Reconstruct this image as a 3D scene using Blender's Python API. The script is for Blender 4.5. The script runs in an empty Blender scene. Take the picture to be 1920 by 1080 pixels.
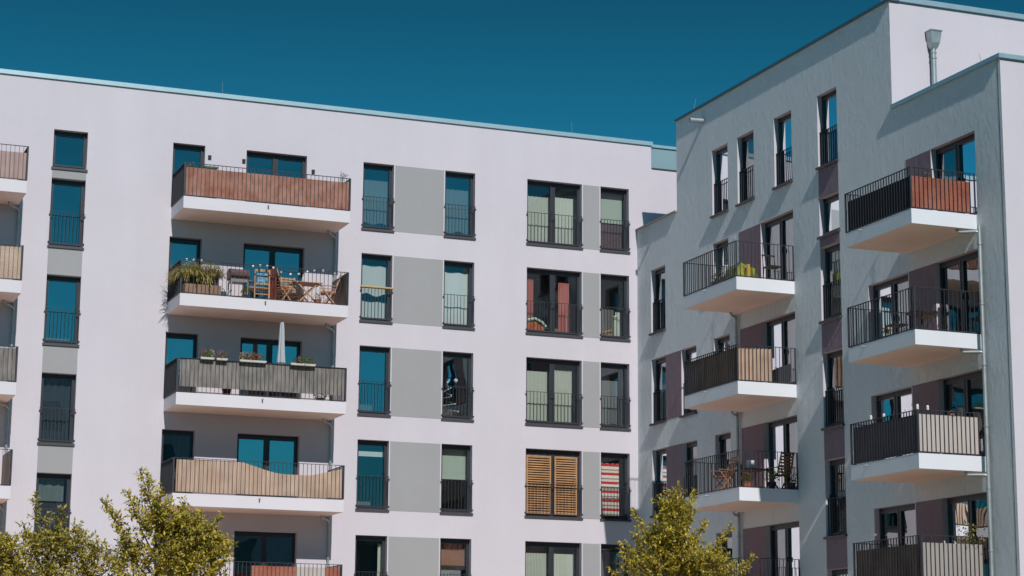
import bpy, bmesh, math, random
from mathutils import Vector, Matrix
R = math.radians
rnd = random.Random(7)

# ------------------------------------------------------------ camera
scene = bpy.context.scene
cd = bpy.data.cameras.new("camera"); cam = bpy.data.objects.new("camera", cd)
scene.collection.objects.link(cam); scene.camera = cam
yaw, pit, rol = R(21.3967), R(11.0853), R(0.4105)
fwd = Vector((math.sin(yaw)*math.cos(pit), math.cos(yaw)*math.cos(pit), math.sin(pit)))
rt0 = Vector((math.cos(yaw), -math.sin(yaw), 0)); up0 = rt0.cross(fwd)
rt = rt0*math.cos(rol) + up0*math.sin(rol); upv = up0*math.cos(rol) - rt0*math.sin(rol)
m = Matrix((rt, upv, -fwd)).transposed().to_4x4(); m.translation = Vector((-28.541, -61.472, -12.004))
cam.matrix_world = m
cd.sensor_width = 36; cd.lens = 3905.3/1920*36; cd.clip_start = 0.5; cd.clip_end = 4000

# ------------------------------------------------------------ world, sun, exposure
SUN_EL, SUN_AZ = math.atan(0.785/1.0024), math.atan(0.085)
w = bpy.data.worlds.new("World"); scene.world = w; w.use_nodes = True
nt = w.node_tree; nt.nodes.clear()
sky = nt.nodes.new('ShaderNodeTexSky'); sky.sky_type = 'NISHITA'; sky.sun_disc = False
sky.sun_elevation = SUN_EL; sky.sun_rotation = R(180) + SUN_AZ
sky.air_density = 1.0; sky.dust_density = 0.2; sky.ozone_density = 3.0
tint = nt.nodes.new('ShaderNodeMix'); tint.data_type = 'RGBA'; tint.blend_type = 'MULTIPLY'
tint.inputs[0].default_value = 1.0; tint.inputs[7].default_value = (0.085, 0.80, 0.97, 1)
bg = nt.nodes.new('ShaderNodeBackground'); bg.inputs[1].default_value = 0.13
wo = nt.nodes.new('ShaderNodeOutputWorld')
gm = nt.nodes.new('ShaderNodeGamma'); gm.inputs[1].default_value = 0.8; nt.links.new(sky.outputs[0], gm.inputs[0]); nt.links.new(gm.outputs[0], tint.inputs[6]); tcw = nt.nodes.new('ShaderNodeTexCoord'); sxyz = nt.nodes.new('ShaderNodeSeparateXYZ'); nt.links.new(tcw.outputs['Generated'], sxyz.inputs[0])
deep = nt.nodes.new('ShaderNodeValToRGB'); els = deep.color_ramp.elements      # brightness of the sky by height above the horizon
els[0].position = 0.0; els[0].color = (0.85,)*3+(1,); els[1].position = 1.0; els[1].color = (0.85,)*3+(1,)
for pos, v in ((0.17, 0.78), (0.24, 0.55), (0.28, 0.44), (0.34, 0.29), (0.6, 0.70)): e_ = els.new(pos); e_.color = (v,)*3+(1,)
nt.links.new(sxyz.outputs[2], deep.inputs[0])
dv = nt.nodes.new('ShaderNodeVectorMath'); dv.operation = 'SCALE'; nt.links.new(tint.outputs[2], dv.inputs[0]); nt.links.new(deep.outputs[0], dv.inputs['Scale'])
nt.links.new(dv.outputs[0], bg.inputs[0]); nt.links.new(bg.outputs[0], wo.inputs[0])
sl = bpy.data.lights.new("sun", 'SUN'); sl.energy = 3.25; sl.angle = R(0.5); sl.color = (1.0, 0.965, 0.92)
so = bpy.data.objects.new("sun", sl); scene.collection.objects.link(so)
trav = Vector((math.sin(SUN_AZ)*math.cos(SUN_EL), math.cos(SUN_AZ)*math.cos(SUN_EL), -math.sin(SUN_EL)))
so.rotation_euler = trav.to_track_quat('-Z', 'Y').to_euler(); so.location = (-30, -80, 60)
scene.view_settings.view_transform = 'Standard'; scene.view_settings.look = 'None'
scene.view_settings.exposure = 0.12; scene.view_settings.gamma = 1.0
scene.render.engine = 'CYCLES'
cy = scene.cycles; cy.use_denoising = True; cy.max_bounces = 8; cy.diffuse_bounces = 4
cy.glossy_bounces = 4; cy.transparent_max_bounces = 16; cy.caustics_reflective = False; cy.caustics_refractive = False

# ------------------------------------------------------------ materials
MATS = {}
def mat(name, col, rough=0.7, metal=0.0, var=0.0, vscale=3.0, bump=0.0, bscale=40.0, stretch=(1, 1, 1), trans=0.0, coord='Object'):
    if name in MATS: return MATS[name]
    M = bpy.data.materials.new(name); M.use_nodes = True; n = M.node_tree; p = n.nodes['Principled BSDF']
    p.inputs['Base Color'].default_value = (*col, 1); p.inputs['Roughness'].default_value = rough; p.inputs['Metallic'].default_value = metal
    tc = n.nodes.new('ShaderNodeTexCoord'); mp = n.nodes.new('ShaderNodeMapping'); mp.inputs['Scale'].default_value = stretch
    n.links.new(tc.outputs[coord], mp.inputs[0])
    if var > 0:
        nz = n.nodes.new('ShaderNodeTexNoise'); nz.inputs['Scale'].default_value = vscale; nz.inputs['Detail'].default_value = 5
        n.links.new(mp.outputs[0], nz.inputs[0])
        mr = n.nodes.new('ShaderNodeMapRange'); mr.inputs[1].default_value = 0.3; mr.inputs[2].default_value = 0.7
        mr.inputs[3].default_value = 1-var; mr.inputs[4].default_value = 1+var
        n.links.new(nz.outputs[0], mr.inputs[0])
        vm = n.nodes.new('ShaderNodeVectorMath'); vm.operation = 'SCALE'; vm.inputs[0].default_value = col
        n.links.new(mr.outputs[0], vm.inputs['Scale']); n.links.new(vm.outputs[0], p.inputs['Base Color'])
    if bump > 0:
        nb = n.nodes.new('ShaderNodeTexNoise'); nb.inputs['Scale'].default_value = bscale; nb.inputs['Detail'].default_value = 4
        n.links.new(mp.outputs[0], nb.inputs[0])
        b = n.nodes.new('ShaderNodeBump'); b.inputs['Strength'].default_value = bump; b.inputs['Distance'].default_value = 0.02
        n.links.new(nb.outputs[0], b.inputs['Height']); n.links.new(b.outputs[0], p.inputs['Normal'])
    if trans > 0:
        t = n.nodes.new('ShaderNodeBsdfTranslucent'); mx = n.nodes.new('ShaderNodeMixShader'); mx.inputs[0].default_value = trans
        src = p.inputs['Base Color']
        if src.is_linked: n.links.new(src.links[0].from_socket, t.inputs[0])
        else: t.inputs[0].default_value = (*col, 1)
        out = n.nodes['Material Output']; n.links.new(p.outputs[0], mx.inputs[1]); n.links.new(t.outputs[0], mx.inputs[2]); n.links.new(mx.outputs[0], out.inputs[0])
    MATS[name] = M; return M

def plaster(name, col, rough_bump=0.5, amp=1.0):
    """rendered wall: fine grain plus broad trowel waves and faint weather streaks"""
    M = bpy.data.materials.new(name); M.use_nodes = True; n = M.node_tree; p = n.nodes['Principled BSDF']; L = n.links.new
    p.inputs['Roughness'].default_value = 0.92; p.inputs['Specular IOR Level'].default_value = 0.2
    tc = n.nodes.new('ShaderNodeTexCoord')
    def noise(sc, det, stretch=(1, 1, 1)):
        mp = n.nodes.new('ShaderNodeMapping'); mp.inputs['Scale'].default_value = stretch; L(tc.outputs['Object'], mp.inputs[0])
        z = n.nodes.new('ShaderNodeTexNoise'); z.inputs['Scale'].default_value = sc; z.inputs['Detail'].default_value = det; L(mp.outputs[0], z.inputs[0]); return z
    a = noise(0.5, 6); s = noise(1.2, 4, (1, 1, 0.16))
    ad = n.nodes.new('ShaderNodeMath'); ad.operation = 'ADD'; L(a.outputs[0], ad.inputs[0]); L(s.outputs[0], ad.inputs[1])
    mr = n.nodes.new('ShaderNodeMapRange'); mr.inputs[1].default_value = 0.7; mr.inputs[2].default_value = 1.3; mr.inputs[3].default_value = 0.965; mr.inputs[4].default_value = 1.03
    L(ad.outputs[0], mr.inputs[0])
    vm = n.nodes.new('ShaderNodeVectorMath'); vm.operation = 'SCALE'; vm.inputs[0].default_value = col; L(mr.outputs[0], vm.inputs['Scale']); L(vm.outputs[0], p.inputs['Base Color'])
    g = noise(55, 3); t = noise(5.0, 4, (1, 1, 0.55))
    b1 = n.nodes.new('ShaderNodeBump'); b1.inputs['Strength'].default_value = rough_bump; b1.inputs['Distance'].default_value = 0.006*amp; L(g.outputs[0], b1.inputs['Height'])
    b2 = n.nodes.new('ShaderNodeBump'); b2.inputs['Strength'].default_value = rough_bump; b2.inputs['Distance'].default_value = 0.02*min(amp, 3.5); L(t.outputs[0], b2.inputs['Height']); L(b1.outputs[0], b2.inputs['Normal'])
    last = b2
    if amp > 1:          # coarse hand-trowelled grain that shows when light rakes along the wall
        c_ = noise(15, 4, (1, 1, 0.45)); last = n.nodes.new('ShaderNodeBump'); last.inputs['Strength'].default_value = 1.0; last.inputs['Distance'].default_value = 0.0045*amp
        L(c_.outputs[0], last.inputs['Height']); L(b2.outputs[0], last.inputs['Normal'])
    L(last.outputs[0], p.inputs['Normal'])
    return M

def glass(name, fac, tintc, ior_boost=0.0):
    M = bpy.data.materials.new(name); M.use_nodes = True; n = M.node_tree; n.nodes.clear(); L = n.links.new
    tr = n.nodes.new('ShaderNodeBsdfTransparent'); tr.inputs[0].default_value = (*tintc, 1)
    gl = n.nodes.new('ShaderNodeBsdfGlossy'); gl.inputs['Roughness'].default_value = 0.0; gl.inputs[0].default_value = (0.93, 0.97, 1, 1)
    fr = n.nodes.new('ShaderNodeFresnel'); fr.inputs[0].default_value = 1.5
    mr = n.nodes.new('ShaderNodeMapRange'); mr.inputs[1].default_value = 0.04; mr.inputs[2].default_value = 1; mr.inputs[3].default_value = fac; mr.inputs[4].default_value = 1
    L(fr.outputs[0], mr.inputs[0])
    tc = n.nodes.new('ShaderNodeTexCoord'); nz = n.nodes.new('ShaderNodeTexNoise'); nz.inputs['Scale'].default_value = 0.9; nz.inputs['Detail'].default_value = 1
    L(tc.outputs['Object'], nz.inputs[0]); b = n.nodes.new('ShaderNodeBump'); b.inputs['Strength'].default_value = 0.25; b.inputs['Distance'].default_value = 0.02
    L(nz.outputs[0], b.inputs['Height']); L(b.outputs[0], gl.inputs['Normal'])
    mx = n.nodes.new('ShaderNodeMixShader'); L(mr.outputs[0], mx.inputs[0]); L(tr.outputs[0], mx.inputs[1]); L(gl.outputs[0], mx.inputs[2])
    o = n.nodes.new('ShaderNodeOutputMaterial'); L(mx.outputs[0], o.inputs[0]); return M

WHITE = plaster('white_render', (0.61, 0.565, 0.62), 0.5)
WING = plaster('pale_grey_render', (0.80, 0.83, 0.86), 1.0, 6.0)
SMOOTH = plaster('balcony_plaster', (0.69, 0.65, 0.695), 0.15)
WSLAB = plaster('wing_balcony_plaster', (0.72, 0.73, 0.775), 0.3)
GREY = plaster('grey_render', (0.345, 0.34, 0.35), 0.5)
PURPLE = plaster('plum_render', (0.245, 0.18, 0.215), 0.9, 3.0)
GLASS = glass('coated_glass', 0.31, (0.93, 1.0, 0.98))
CLEAR = glass('clear_glass', 0.13, (0.96, 1.0, 0.98))
FRAME = mat('anthracite_frame', (0.028, 0.031, 0.04), 0.4)
RAIL = mat('railing_steel', (0.03, 0.033, 0.042), 0.5)
SILLM = mat('sill_metal', (0.07, 0.07, 0.08), 0.45, 0.3)
COPE = mat('coping_metal', (0.42, 0.55, 0.60), 0.35, 0.5, var=0.05)
PANELM = mat('pale_metal_cladding', (0.22, 0.34, 0.38), 0.5, 0.1)
ZINC = mat('zinc_pipe', (0.40, 0.44, 0.45), 0.45, 0.6, var=0.12, vscale=6)
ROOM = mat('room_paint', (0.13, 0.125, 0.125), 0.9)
ROOFM = mat('roof_gravel', (0.28, 0.27, 0.26), 0.95, var=0.2, vscale=30)
SOFF = mat('warm_bounce_soffit', (0.88, 0.73, 0.65), 0.9, var=.03, vscale=1.5)  # warm light bounced up under the slabs is put into this colour
DECK = mat('orange_brown_deck', (0.74, 0.42, 0.27), 0.8, var=.12, vscale=4)
BLACK = mat('black_plastic', (0.015, 0.015, 0.018), 0.5)

# ------------------------------------------------------------ mesh helpers
C = scene.collection
class MB:
    def __init__(s): s.v = []; s.f = []
    def quad(s, a, b, c, d):
        i = len(s.v); s.v += [tuple(a), tuple(b), tuple(c), tuple(d)]; s.f.append((i, i+1, i+2, i+3))
    def tri(s, a, b, c):
        i = len(s.v); s.v += [tuple(a), tuple(b), tuple(c)]; s.f.append((i, i+1, i+2))
    def hexa(s, P):
        i = len(s.v); s.v += [tuple(p) for p in P]
        for q in ((0, 3, 2, 1), (4, 5, 6, 7), (0, 1, 5, 4), (1, 2, 6, 5), (2, 3, 7, 6), (3, 0, 4, 7)): s.f.append(tuple(i+k for k in q))
    def box(s, F, a0, a1, n0, n1, z0, z1):
        s.hexa([F(a0, n0, z0), F(a1, n0, z0), F(a1, n1, z0), F(a0, n1, z0), F(a0, n0, z1), F(a1, n0, z1), F(a1, n1, z1), F(a0, n1, z1)])
    def beam(s, p, q, w, h=None, up=Vector((0, 0, 1))):
        p, q = Vector(p), Vector(q); h = h or w; d = (q-p).normalized()
        a = d.cross(up)
        if a.length < 1e-3: a = d.cross(Vector((1, 0, 0)))
        a.normalize(); b = a.cross(d); a *= w/2; b *= h/2
        s.hexa([p-a-b, p+a-b, p+a+b, p-a+b, q-a-b, q+a-b, q+a+b, q-a+b])
    def tube(s, pts, r, seg=8, caps=True):
        pts = [Vector(p) for p in pts]; rs = r if isinstance(r, (list, tuple)) else [r]*len(pts); base = len(s.v)
        ref = None
        for k, p in enumerate(pts):
            d = (pts[min(k+1, len(pts)-1)] - pts[max(k-1, 0)]).normalized()
            if ref is None: ref = d.orthogonal().normalized()
            a = (ref - d*ref.dot(d)).normalized(); b = d.cross(a); ref = a
            for j in range(seg):
                t = 2*math.pi*j/seg; s.v.append(tuple(p + (a*math.cos(t)+b*math.sin(t))*rs[k]))
        for k in range(len(pts)-1):
            for j in range(seg):
                j2 = (j+1) % seg; s.f.append((base+k*seg+j, base+k*seg+j2, base+(k+1)*seg+j2, base+(k+1)*seg+j))
        if caps:
            s.f.append(tuple(base+j for j in range(seg))[::-1]); s.f.append(tuple(base+(len(pts)-1)*seg+j for j in range(seg)))
    def ball(s, c, r, sz=1.0, seg=8, rings=6, jit=0.0):
        c = Vector(c); base = len(s.v)
        for i in range(rings+1):
            ph = math.pi*i/rings
            for j in range(seg):
                t = 2*math.pi*j/seg; k = 1 + rnd.uniform(-jit, jit)
                s.v.append(tuple(c + Vector((math.sin(ph)*math.cos(t)*r*k, math.sin(ph)*math.sin(t)*r*k, math.cos(ph)*r*sz*k))))
        for i in range(rings):
            for j in range(seg):
                j2 = (j+1) % seg; s.f.append((base+i*seg+j, base+i*seg+j2, base+(i+1)*seg+j2, base+(i+1)*seg+j))
    def build(s, name, material, parent=None, smooth=False, bevel=0.0):
        me = bpy.data.meshes.new(name); me.from_pydata(s.v, [], s.f); me.materials.append(material)
        bm = bmesh.new(); bm.from_mesh(me); bmesh.ops.recalc_face_normals(bm, faces=bm.faces); bm.to_mesh(me); bm.free()
        if smooth:
            for p in me.polygons: p.use_smooth = True
        o = bpy.data.objects.new(name, me); C.objects.link(o)
        if parent: o.parent = parent; 
        if parent: o.matrix_parent_inverse = parent.matrix_basis.inverted()
        return o
def FA(s, n, z): return Vector((s, -n, z))         # long block facade: faces -y
def FB(s, n, z): return Vector((-n, s, z))         # wing facade: faces -x, s is y
def FE(y0):                                        # wing end walls: face -y at y0
    return lambda s, n, z: Vector((s, y0-n, z))
def tag(o, label, cat, group=None, kind=None):
    if label: o['label'] = label
    if cat: o['category'] = cat
    if group: o['group'] = group
    if kind: o['kind'] = kind
    return o
def thing(name, loc, label, cat, group=None):
    o = bpy.data.objects.new(name, None); C.objects.link(o); o.location = loc; o.empty_display_size = 0.2
    return tag(o, label, cat, group)
def copy_tree(o, parent=None):
    c = o.copy(); C.objects.link(c)
    if parent: c.parent = parent
    for ch in list(o.children): copy_tree(ch, c)
    return c

# ------------------------------------------------------------ facade pieces
H = 2.95; GZ = -13.65
def wall_sheet(mb, F, regions, openings):
    """regions, openings: (s0,s1,z0,z1); the openings are left out"""
    S = sorted({round(v, 4) for r in regions+openings for v in r[:2]}); Z = sorted({round(v, 4) for r in regions+openings for v in r[2:4]})
    ins = lambda L, s, z: any(a < s < b and c < z < d for a, b, c, d in L)
    for i in range(len(S)-1):
        for j in range(len(Z)-1):
            s, z = (S[i]+S[i+1])/2, (Z[j]+Z[j+1])/2
            if ins(regions, s, z) and not ins(openings, s, z):
                mb.quad(F(S[i], 0, Z[j]), F(S[i+1], 0, Z[j]), F(S[i+1], 0, Z[j+1]), F(S[i], 0, Z[j+1]))

def wavy(F, s0, s1, n, z0, z1, amp=0.03, waves=6, hem=0.0, top_sag=0.0, steps=4, seed=0):
    """hanging cloth with vertical folds, as a thin sheet"""
    mb = MB(); N = max(8, int(waves*8)); r = random.Random(seed); ph = r.uniform(0, 6)
    row = lambda k, t: F(s0+(s1-s0)*t, n + amp*(0.6+0.4*k/steps)*math.sin(2*math.pi*waves*t+ph+0.5*math.sin(7*t)),
                         (z0 + hem*math.sin(2*math.pi*1.5*t+ph)) + (z1 - top_sag*(4*t*(1-t)) - (z0 + hem*math.sin(2*math.pi*1.5*t+ph)))*k/steps)
    for k in range(steps+1):
        for i in range(N+1): mb.v.append(tuple(row(k, i/N)))
    for k in range(steps):
        for i in range(N):
            a = k*(N+1)+i; mb.f.append((a, a+1, a+N+2, a+N+1))
    return mb

CURT = {
 'sheer': mat('sheer_curtain', (0.40, 0.46, 0.47), 0.9, trans=0.5),
 'cream': mat('cream_curtain', (0.82, 0.85, 0.76), 0.9, trans=0.4),
 'white': mat('white_sheet', (0.88, 0.92, 0.92), 0.9, trans=0.4),
 'pink': mat('pink_curtain', (0.72, 0.25, 0.22), 0.9, trans=0.4),
 'grey': mat('grey_blind', (0.42, 0.42, 0.44), 0.9, trans=0.2),
 'green': mat('pale_green_blind', (0.52, 0.60, 0.52), 0.9, trans=0.3),
 'plum': mat('plum_curtain', (0.16, 0.11, 0.13), 0.9, trans=0.2),
 'orange': mat('orange_blind', (0.50, 0.20, 0.12), 0.9, trans=0.2),
 'dark': mat('dark_drape', (0.05, 0.06, 0.08), 0.9),
}
def stripe_mat():
    M = bpy.data.materials.new('striped_cloth'); M.use_nodes = True; n = M.node_tree; p = n.nodes['Principled BSDF']; L = n.links.new
    tc = n.nodes.new('ShaderNodeTexCoord'); sp = n.nodes.new('ShaderNodeSeparateXYZ'); L(tc.outputs['Object'], sp.inputs[0])
    a = n.nodes.new('ShaderNodeMath'); a.operation = 'MULTIPLY'; a.inputs[1].default_value = 1/0.29; L(sp.outputs[2], a.inputs[0])
    f = n.nodes.new('ShaderNodeMath'); f.operation = 'FRACT'; L(a.outputs[0], f.inputs[0])
    cr = n.nodes.new('ShaderNodeValToRGB'); cr.color_ramp.interpolation = 'CONSTANT'; e = cr.color_ramp.elements
    e[0].color = (0.55, 0.03, 0.04, 1); e[1].position = 0.3; e[1].color = (0.75, 0.62, 0.55, 1)
    x = e.new(0.55); x.color = (0.25, 0.2, 0.2, 1); x = e.new(0.68); x.color = (0.78, 0.68, 0.6, 1)
    L(f.outputs[0], cr.inputs[0]); L(cr.outputs[0], p.inputs['Base Color']); p.inputs['Roughness'].default_value = 0.9; return M
STRIPE = stripe_mat(); CURT['stripe'] = STRIPE

def window(bld, F, s0, s1, z0, z1, double=False, rail=True, sill=True, cur=None, room=True, tilt=None, mid=0.0, label=None, depth=2.0):
    """frame > panes, sill, railing, room, curtains"""
    WD = 0.20 if F is FA else 0.155; f = MB(); fw = 0.045; n0, n1 = -WD-0.07, -WD
    f.box(F, s0, s0+fw, n0, n1, z0, z1); f.box(F, s1-fw, s1, n0, n1, z0, z1)
    f.box(F, s0+fw, s1-fw, n0, n1, z0, z0+fw+0.03); f.box(F, s0+fw, s1-fw, n0, n1, z1-fw-0.05, z1)
    leaves = [(s0+fw, s1-fw)]
    if double:
        mm = (s0+s1)/2+mid; f.box(F, mm-0.035, mm+0.035, n0, n1+0.01, z0+fw+0.03, z1-fw-0.05)
        leaves = [(s0+fw, mm-0.035), (mm+0.035, s1-fw)]
    panes = []
    for a, b in leaves:   # sash profile
        sw = 0.05; c0, c1 = z0+fw+0.03, z1-fw-0.05
        f.box(F, a, a+sw, n0+0.01, n1+0.02, c0, c1); f.box(F, b-sw, b, n0+0.01, n1+0.02, c0, c1)
        f.box(F, a+sw, b-sw, n0+0.01, n1+0.02, c0, c0+sw); f.box(F, a+sw, b-sw, n0+0.01, n1+0.02, c1-sw, c1)
        panes.append((a+sw, b-sw, c0+sw, c1-sw))
    fo = f.build('window', FRAME, bld)
    v = MB()
    for u in (s0, s1): v.quad(F(u, 0, z0), F(u, n0-.01, z0), F(u, n0-.01, z1), F(u, 0, z1))
    for u in (z0, z1): v.quad(F(s0, 0, u), F(s1, 0, u), F(s1, n0-.01, u), F(s0, n0-.01, u))
    v.build('reveal', WHITE, fo)
    if label: fo['label'] = label
    for k, (a, b, c, d) in enumerate(panes):
        g = MB(); t0, t1 = rnd.uniform(-.002, .002), rnd.uniform(-.002, .002)
        nn = n0+0.035
        g.quad(F(a, nn+t0, c), F(b, nn-t0, c), F(b, nn-t0+t1, d), F(a, nn+t0+t1, d)); g.build('pane', CLEAR if cur and cur[0][0] in ('white', 'cream', 'pink', 'green', 'stripe') and F is FA else GLASS, fo)
    hb = MB(); hs = leaves[0][1]-0.02 if double else s1-fw-0.03
    hb.box(F, hs-0.012, hs+0.012, n1+0.02, n1+0.06, z0+1.0, z0+1.13); hb.build('handle', BLACK, fo)
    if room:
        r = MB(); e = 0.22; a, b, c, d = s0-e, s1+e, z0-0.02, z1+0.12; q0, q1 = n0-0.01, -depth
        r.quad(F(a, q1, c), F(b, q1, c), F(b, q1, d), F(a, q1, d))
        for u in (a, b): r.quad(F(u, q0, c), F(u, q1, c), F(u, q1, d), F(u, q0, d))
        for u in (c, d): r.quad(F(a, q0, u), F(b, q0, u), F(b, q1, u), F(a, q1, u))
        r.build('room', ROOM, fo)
    if sill:
        q = MB(); so_ = 0.045 if F is FA else 0.078; q.box(F, s0-0.035, s1+0.035, -WD, so_, z0-0.05, z0-0.004); q.box(F, s0-0.035, s1+0.035, so_-.012, so_+.003, z0-0.075, z0-0.05)
        q.build('sill', SILLM, fo)
    if rail:
        window_rail(fo, F, s0, s1, z0+0.05, z0+1.03, 0.03 if F is FA else -0.07)
    if cur: 
        for cc in cur:
            kind, u0, u1, v0, v1 = cc[:5]; wv = cc[5] if len(cc) > 5 else 6; amp = cc[6] if len(cc) > 6 else 0.025
            hem = cc[7] if len(cc) > 7 else 0.0
            W, HH = s1-s0, z1-z0
            c = wavy(F, s0+W*u0, s0+W*u1, n0-0.13, z0+HH*v0, z0+HH*v1, amp, wv, hem, seed=rnd.random()).build('curtain', CURT[kind], fo, smooth=True)
            c['label'] = {'stripe': 'red and white striped cloth', 'pink': 'pink curtain'}.get(kind, kind+' curtain')
    WIN[(round(s0, 2), round(z0, 2))] = fo
    return fo
WIN = {}
def window_rail(fo, F, s0, s1, za, zb, n=0.03):
    q = MB(); e_ = 0.01 if n > 0 else -0.005; q.box(F, s0-e_, s1+e_, n-0.018, n+0.018, zb-0.012, zb); q.box(F, s0+0.0, s1-0.0, n-0.012, n+0.012, za, za+0.02)
    k = max(2, round((s1-s0)/0.118))
    for i in range(k+1):
        x = s0+0.012+(s1-s0-0.024)*i/k; t = 0.005 if 0 < i < k else 0.008
        q.box(F, x-t, x+t, n-.012, n+.012, za+0.02, zb-0.012)
    for x in ((s0-0.012, s1+0.012) if n > 0 else ()):
        for z in (zb-0.09, za+0.05):
            q.box(F, x-0.02, x+0.02, -0.01, n+0.03, z-0.012, z+0.012)
    return q.build('railing', RAIL, fo)

def balcony(bld, F, s0, s1, D, zt, zb, drain=None, label=None, closed=(True, True), posts=0.125, mat_=None, swap=False):
    """slab with fascia; railing on three sides; drain spout"""
    b = MB(); b.box(F, s0, s1, 0.0, D, zb, zt); bo = b.build('balcony', mat_ or SMOOTH, bld)
    if label: bo['label'] = label
    sf = MB(); sf.box(F, s0+.012, s1-.012, 0.012, D-.012, zb-.004, zb-.001); sf.build('soffit', SOFF, bo)
    fl = MB(); fl.box(F, s0+.06, s1-.06, 0.01, D-.06, zt+.001, zt+.016); fl.build('floor', DECK, bo)
    q = MB(); zr = zt+1.035; n = D-0.015; zl = zt+0.04; e = 0.015
    for a in (0, 1):
        z0_, z1_ = ((zr-0.014, zr) if a else (zl-0.018, zl))
        h = 0.022
        q.box(F, s0+e-h, s1-e+h, n-h, n+h, z0_, z1_)
        for s in (s0+e, s1-e): q.box(F, s-h, s+h, 0.02, n-h, z0_, z1_)
    k = round((s1-s0)/posts)
    for i in range(k+1):
        s = s0+e+(s1-s0-2*e)*i/k; t, td = (0.005, 0.0125) if 0 < i < k else (0.02, 0.02)
        q.box(F, s-t, s+t, n-td, n+td, zl, zr-0.014)
    k = round(D/posts)
    for i in range(k):
        u = 0.03+(n-0.03)*i/k
        for s in (s0+e, s1-e): q.box(F, s-0.0125, s+0.0125, u-0.005, u+0.005, zl, zr-0.014)
    for s in (s0+e, s1-e):
        q.box(F, s-0.014, s+0.014, 0.0, 0.02, zl-0.06, zr)
    q.build('railing', RAIL, bo)
    t = MB(); s = drain if drain is not None else (s0+s1)/2; z = zt-0.07
    t.tube([F(s, D-0.05, z), F(s, D+0.11, z-0.01)], 0.022, 8); t.build('drain_spout', ZINC, bo)
    return bo

def pipe_with_clips(bld, pts, r=0.045, clips=()):
    mb = MB(); mb.tube(pts, r, 10)
    for c in clips: mb.tube([Vector(c)-Vector((0, 0, .02)), Vector(c)+Vector((0, 0, .02))], r*1.35, 10)
    o = mb.build('downpipe', ZINC, bld, smooth=False); return o

# ============================================================ LONG BLOCK
A = thing('apartment_building', (-14, 0, GZ), 'long white apartment block with grey window panels on the left, behind the corner', 'building')
Aw = {1: (-9.55, -8.526), 2: (-6.792, -5.761), 3: (-3.943, -1.999), 4: (-1.327, -0.298)}
ZT, ZB = 4.614, 2.475
openA = []; specA = []
def addA(s0, s1, z0, z1, **k): openA.append((s0, s1, z0, z1)); specA.append(((s0, s1, z0, z1), k))
SC = 'sheer'
curA = {
 (1, 0): [('sheer', .1, .93, .12, .78, 5, .02, .03)], (1, 1): [('white', .04, .96, .42, .86, 2, .015, .05), ('white', .04, .96, .05, .33, 2, .015, .02)],
 (1, 2): None, (1, 3): [('white', .04, .96, .78, .86, 1, 0.0)], (1, 4): [('cream', .82, .97, .05, .9, 2), ('cream', .03, .12, .05, .9, 2)],
 (2, 0): [('sheer', .08, .9, .1, .76, 5, .02, .04)], (2, 1): [('white', .05, .95, .05, .86, 2, .02, .0)], (2, 2): None,
 (2, 3): [('green', .05, .95, .5, .95, 1, 0.0)], (2, 4): [('orange', .05, .95, .62, .95, 9, .012), ('grey', .05, .8, .4, .55, 1, 0.0)],
 (3, 0): [('cream', .04, .46, .06, .78, 6, .02, .02), ('cream', .54, .92, .06, .8, 6, .02, .02)],
 (3, 1): [('pink', .03, .2, .2, .86, 4, .03), ('pink', .66, .86, .06, .84, 4, .03)],
 (3, 2): [('cream', .04, .46, .06, .82, 6, .02, .02), ('cream', .54, .9, .06, .86, 6, .02, .02)],
 (3, 3): None, (3, 4): [('cream', .05, .46, .05, .84, 8, .03), ('cream', .56, .93, .05, .84, 8, .03)],
 (4, 0): [('green', .05, .95, .47, .95, 1, 0.0), ('plum', .05, .95, .05, .45, 9, .02)], (4, 1): [('cream', .68, .85, .05, .45, 2)],
 (4, 2): [('grey', .08, .75, .08, .75, 5, .02, .03)], (4, 3): [('stripe', .08, .8, .05, .86, 4, .015)], (4, 4): [('grey', .1, .95, .05, .9, 6)],
}
for k in range(5):
    for c, (a, b) in Aw.items():
        addA(a, b, ZB-k*H, ZT-k*H, double=(c == 3), cur=curA.get((c, k)), depth=1.2 if c == 4 else 2.0)
# narrow column, split level
N0 = (-19.286, -18.268)
addA(*N0, 3.431+0.05, 4.649, rail=False)
for k in range(4):
    addA(*N0, 1.08-k*H, 3.144-k*H, cur=(None, None, [('dark', .1, .9, .05, .95, 4)], [('sheer', .12, .85, .62, .95, 3), ('dark', .1, .9, .02, .6, 5)])[k])
S0, D0 = (-15.659, -14.659), (-13.349, -11.405)
for k in range(5):
    zf = 2.558-k*H
    addA(*S0, zf+0.02, 4.611-k*H, rail=False, sill=False, cur=(None, [('plum', .1, .9, .05, .95, 5)], [('dark', .1, .9, .05, .9, 3, .03)], [('dark', .3, .9, .3, .95, 4)], None)[k])
    addA(*D0, zf+0.02, 4.611-k*H, double=True, rail=False, sill=False, cur=(None, None, [('dark', .03, .2, .05, .9, 2)], None, [('dark', .52, .95, .05, .95, 4)])[k])
regA = [(-34, .532, GZ, 6.2), (.532, 6, GZ, 5.40)]
mb = MB(); wall_sheet(mb, FA, regA, openA); mb.build('wall', WHITE, A)
for (s0, s1, z0, z1), k in specA: window(A, FA, s0, s1, z0, z1, **k)
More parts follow.
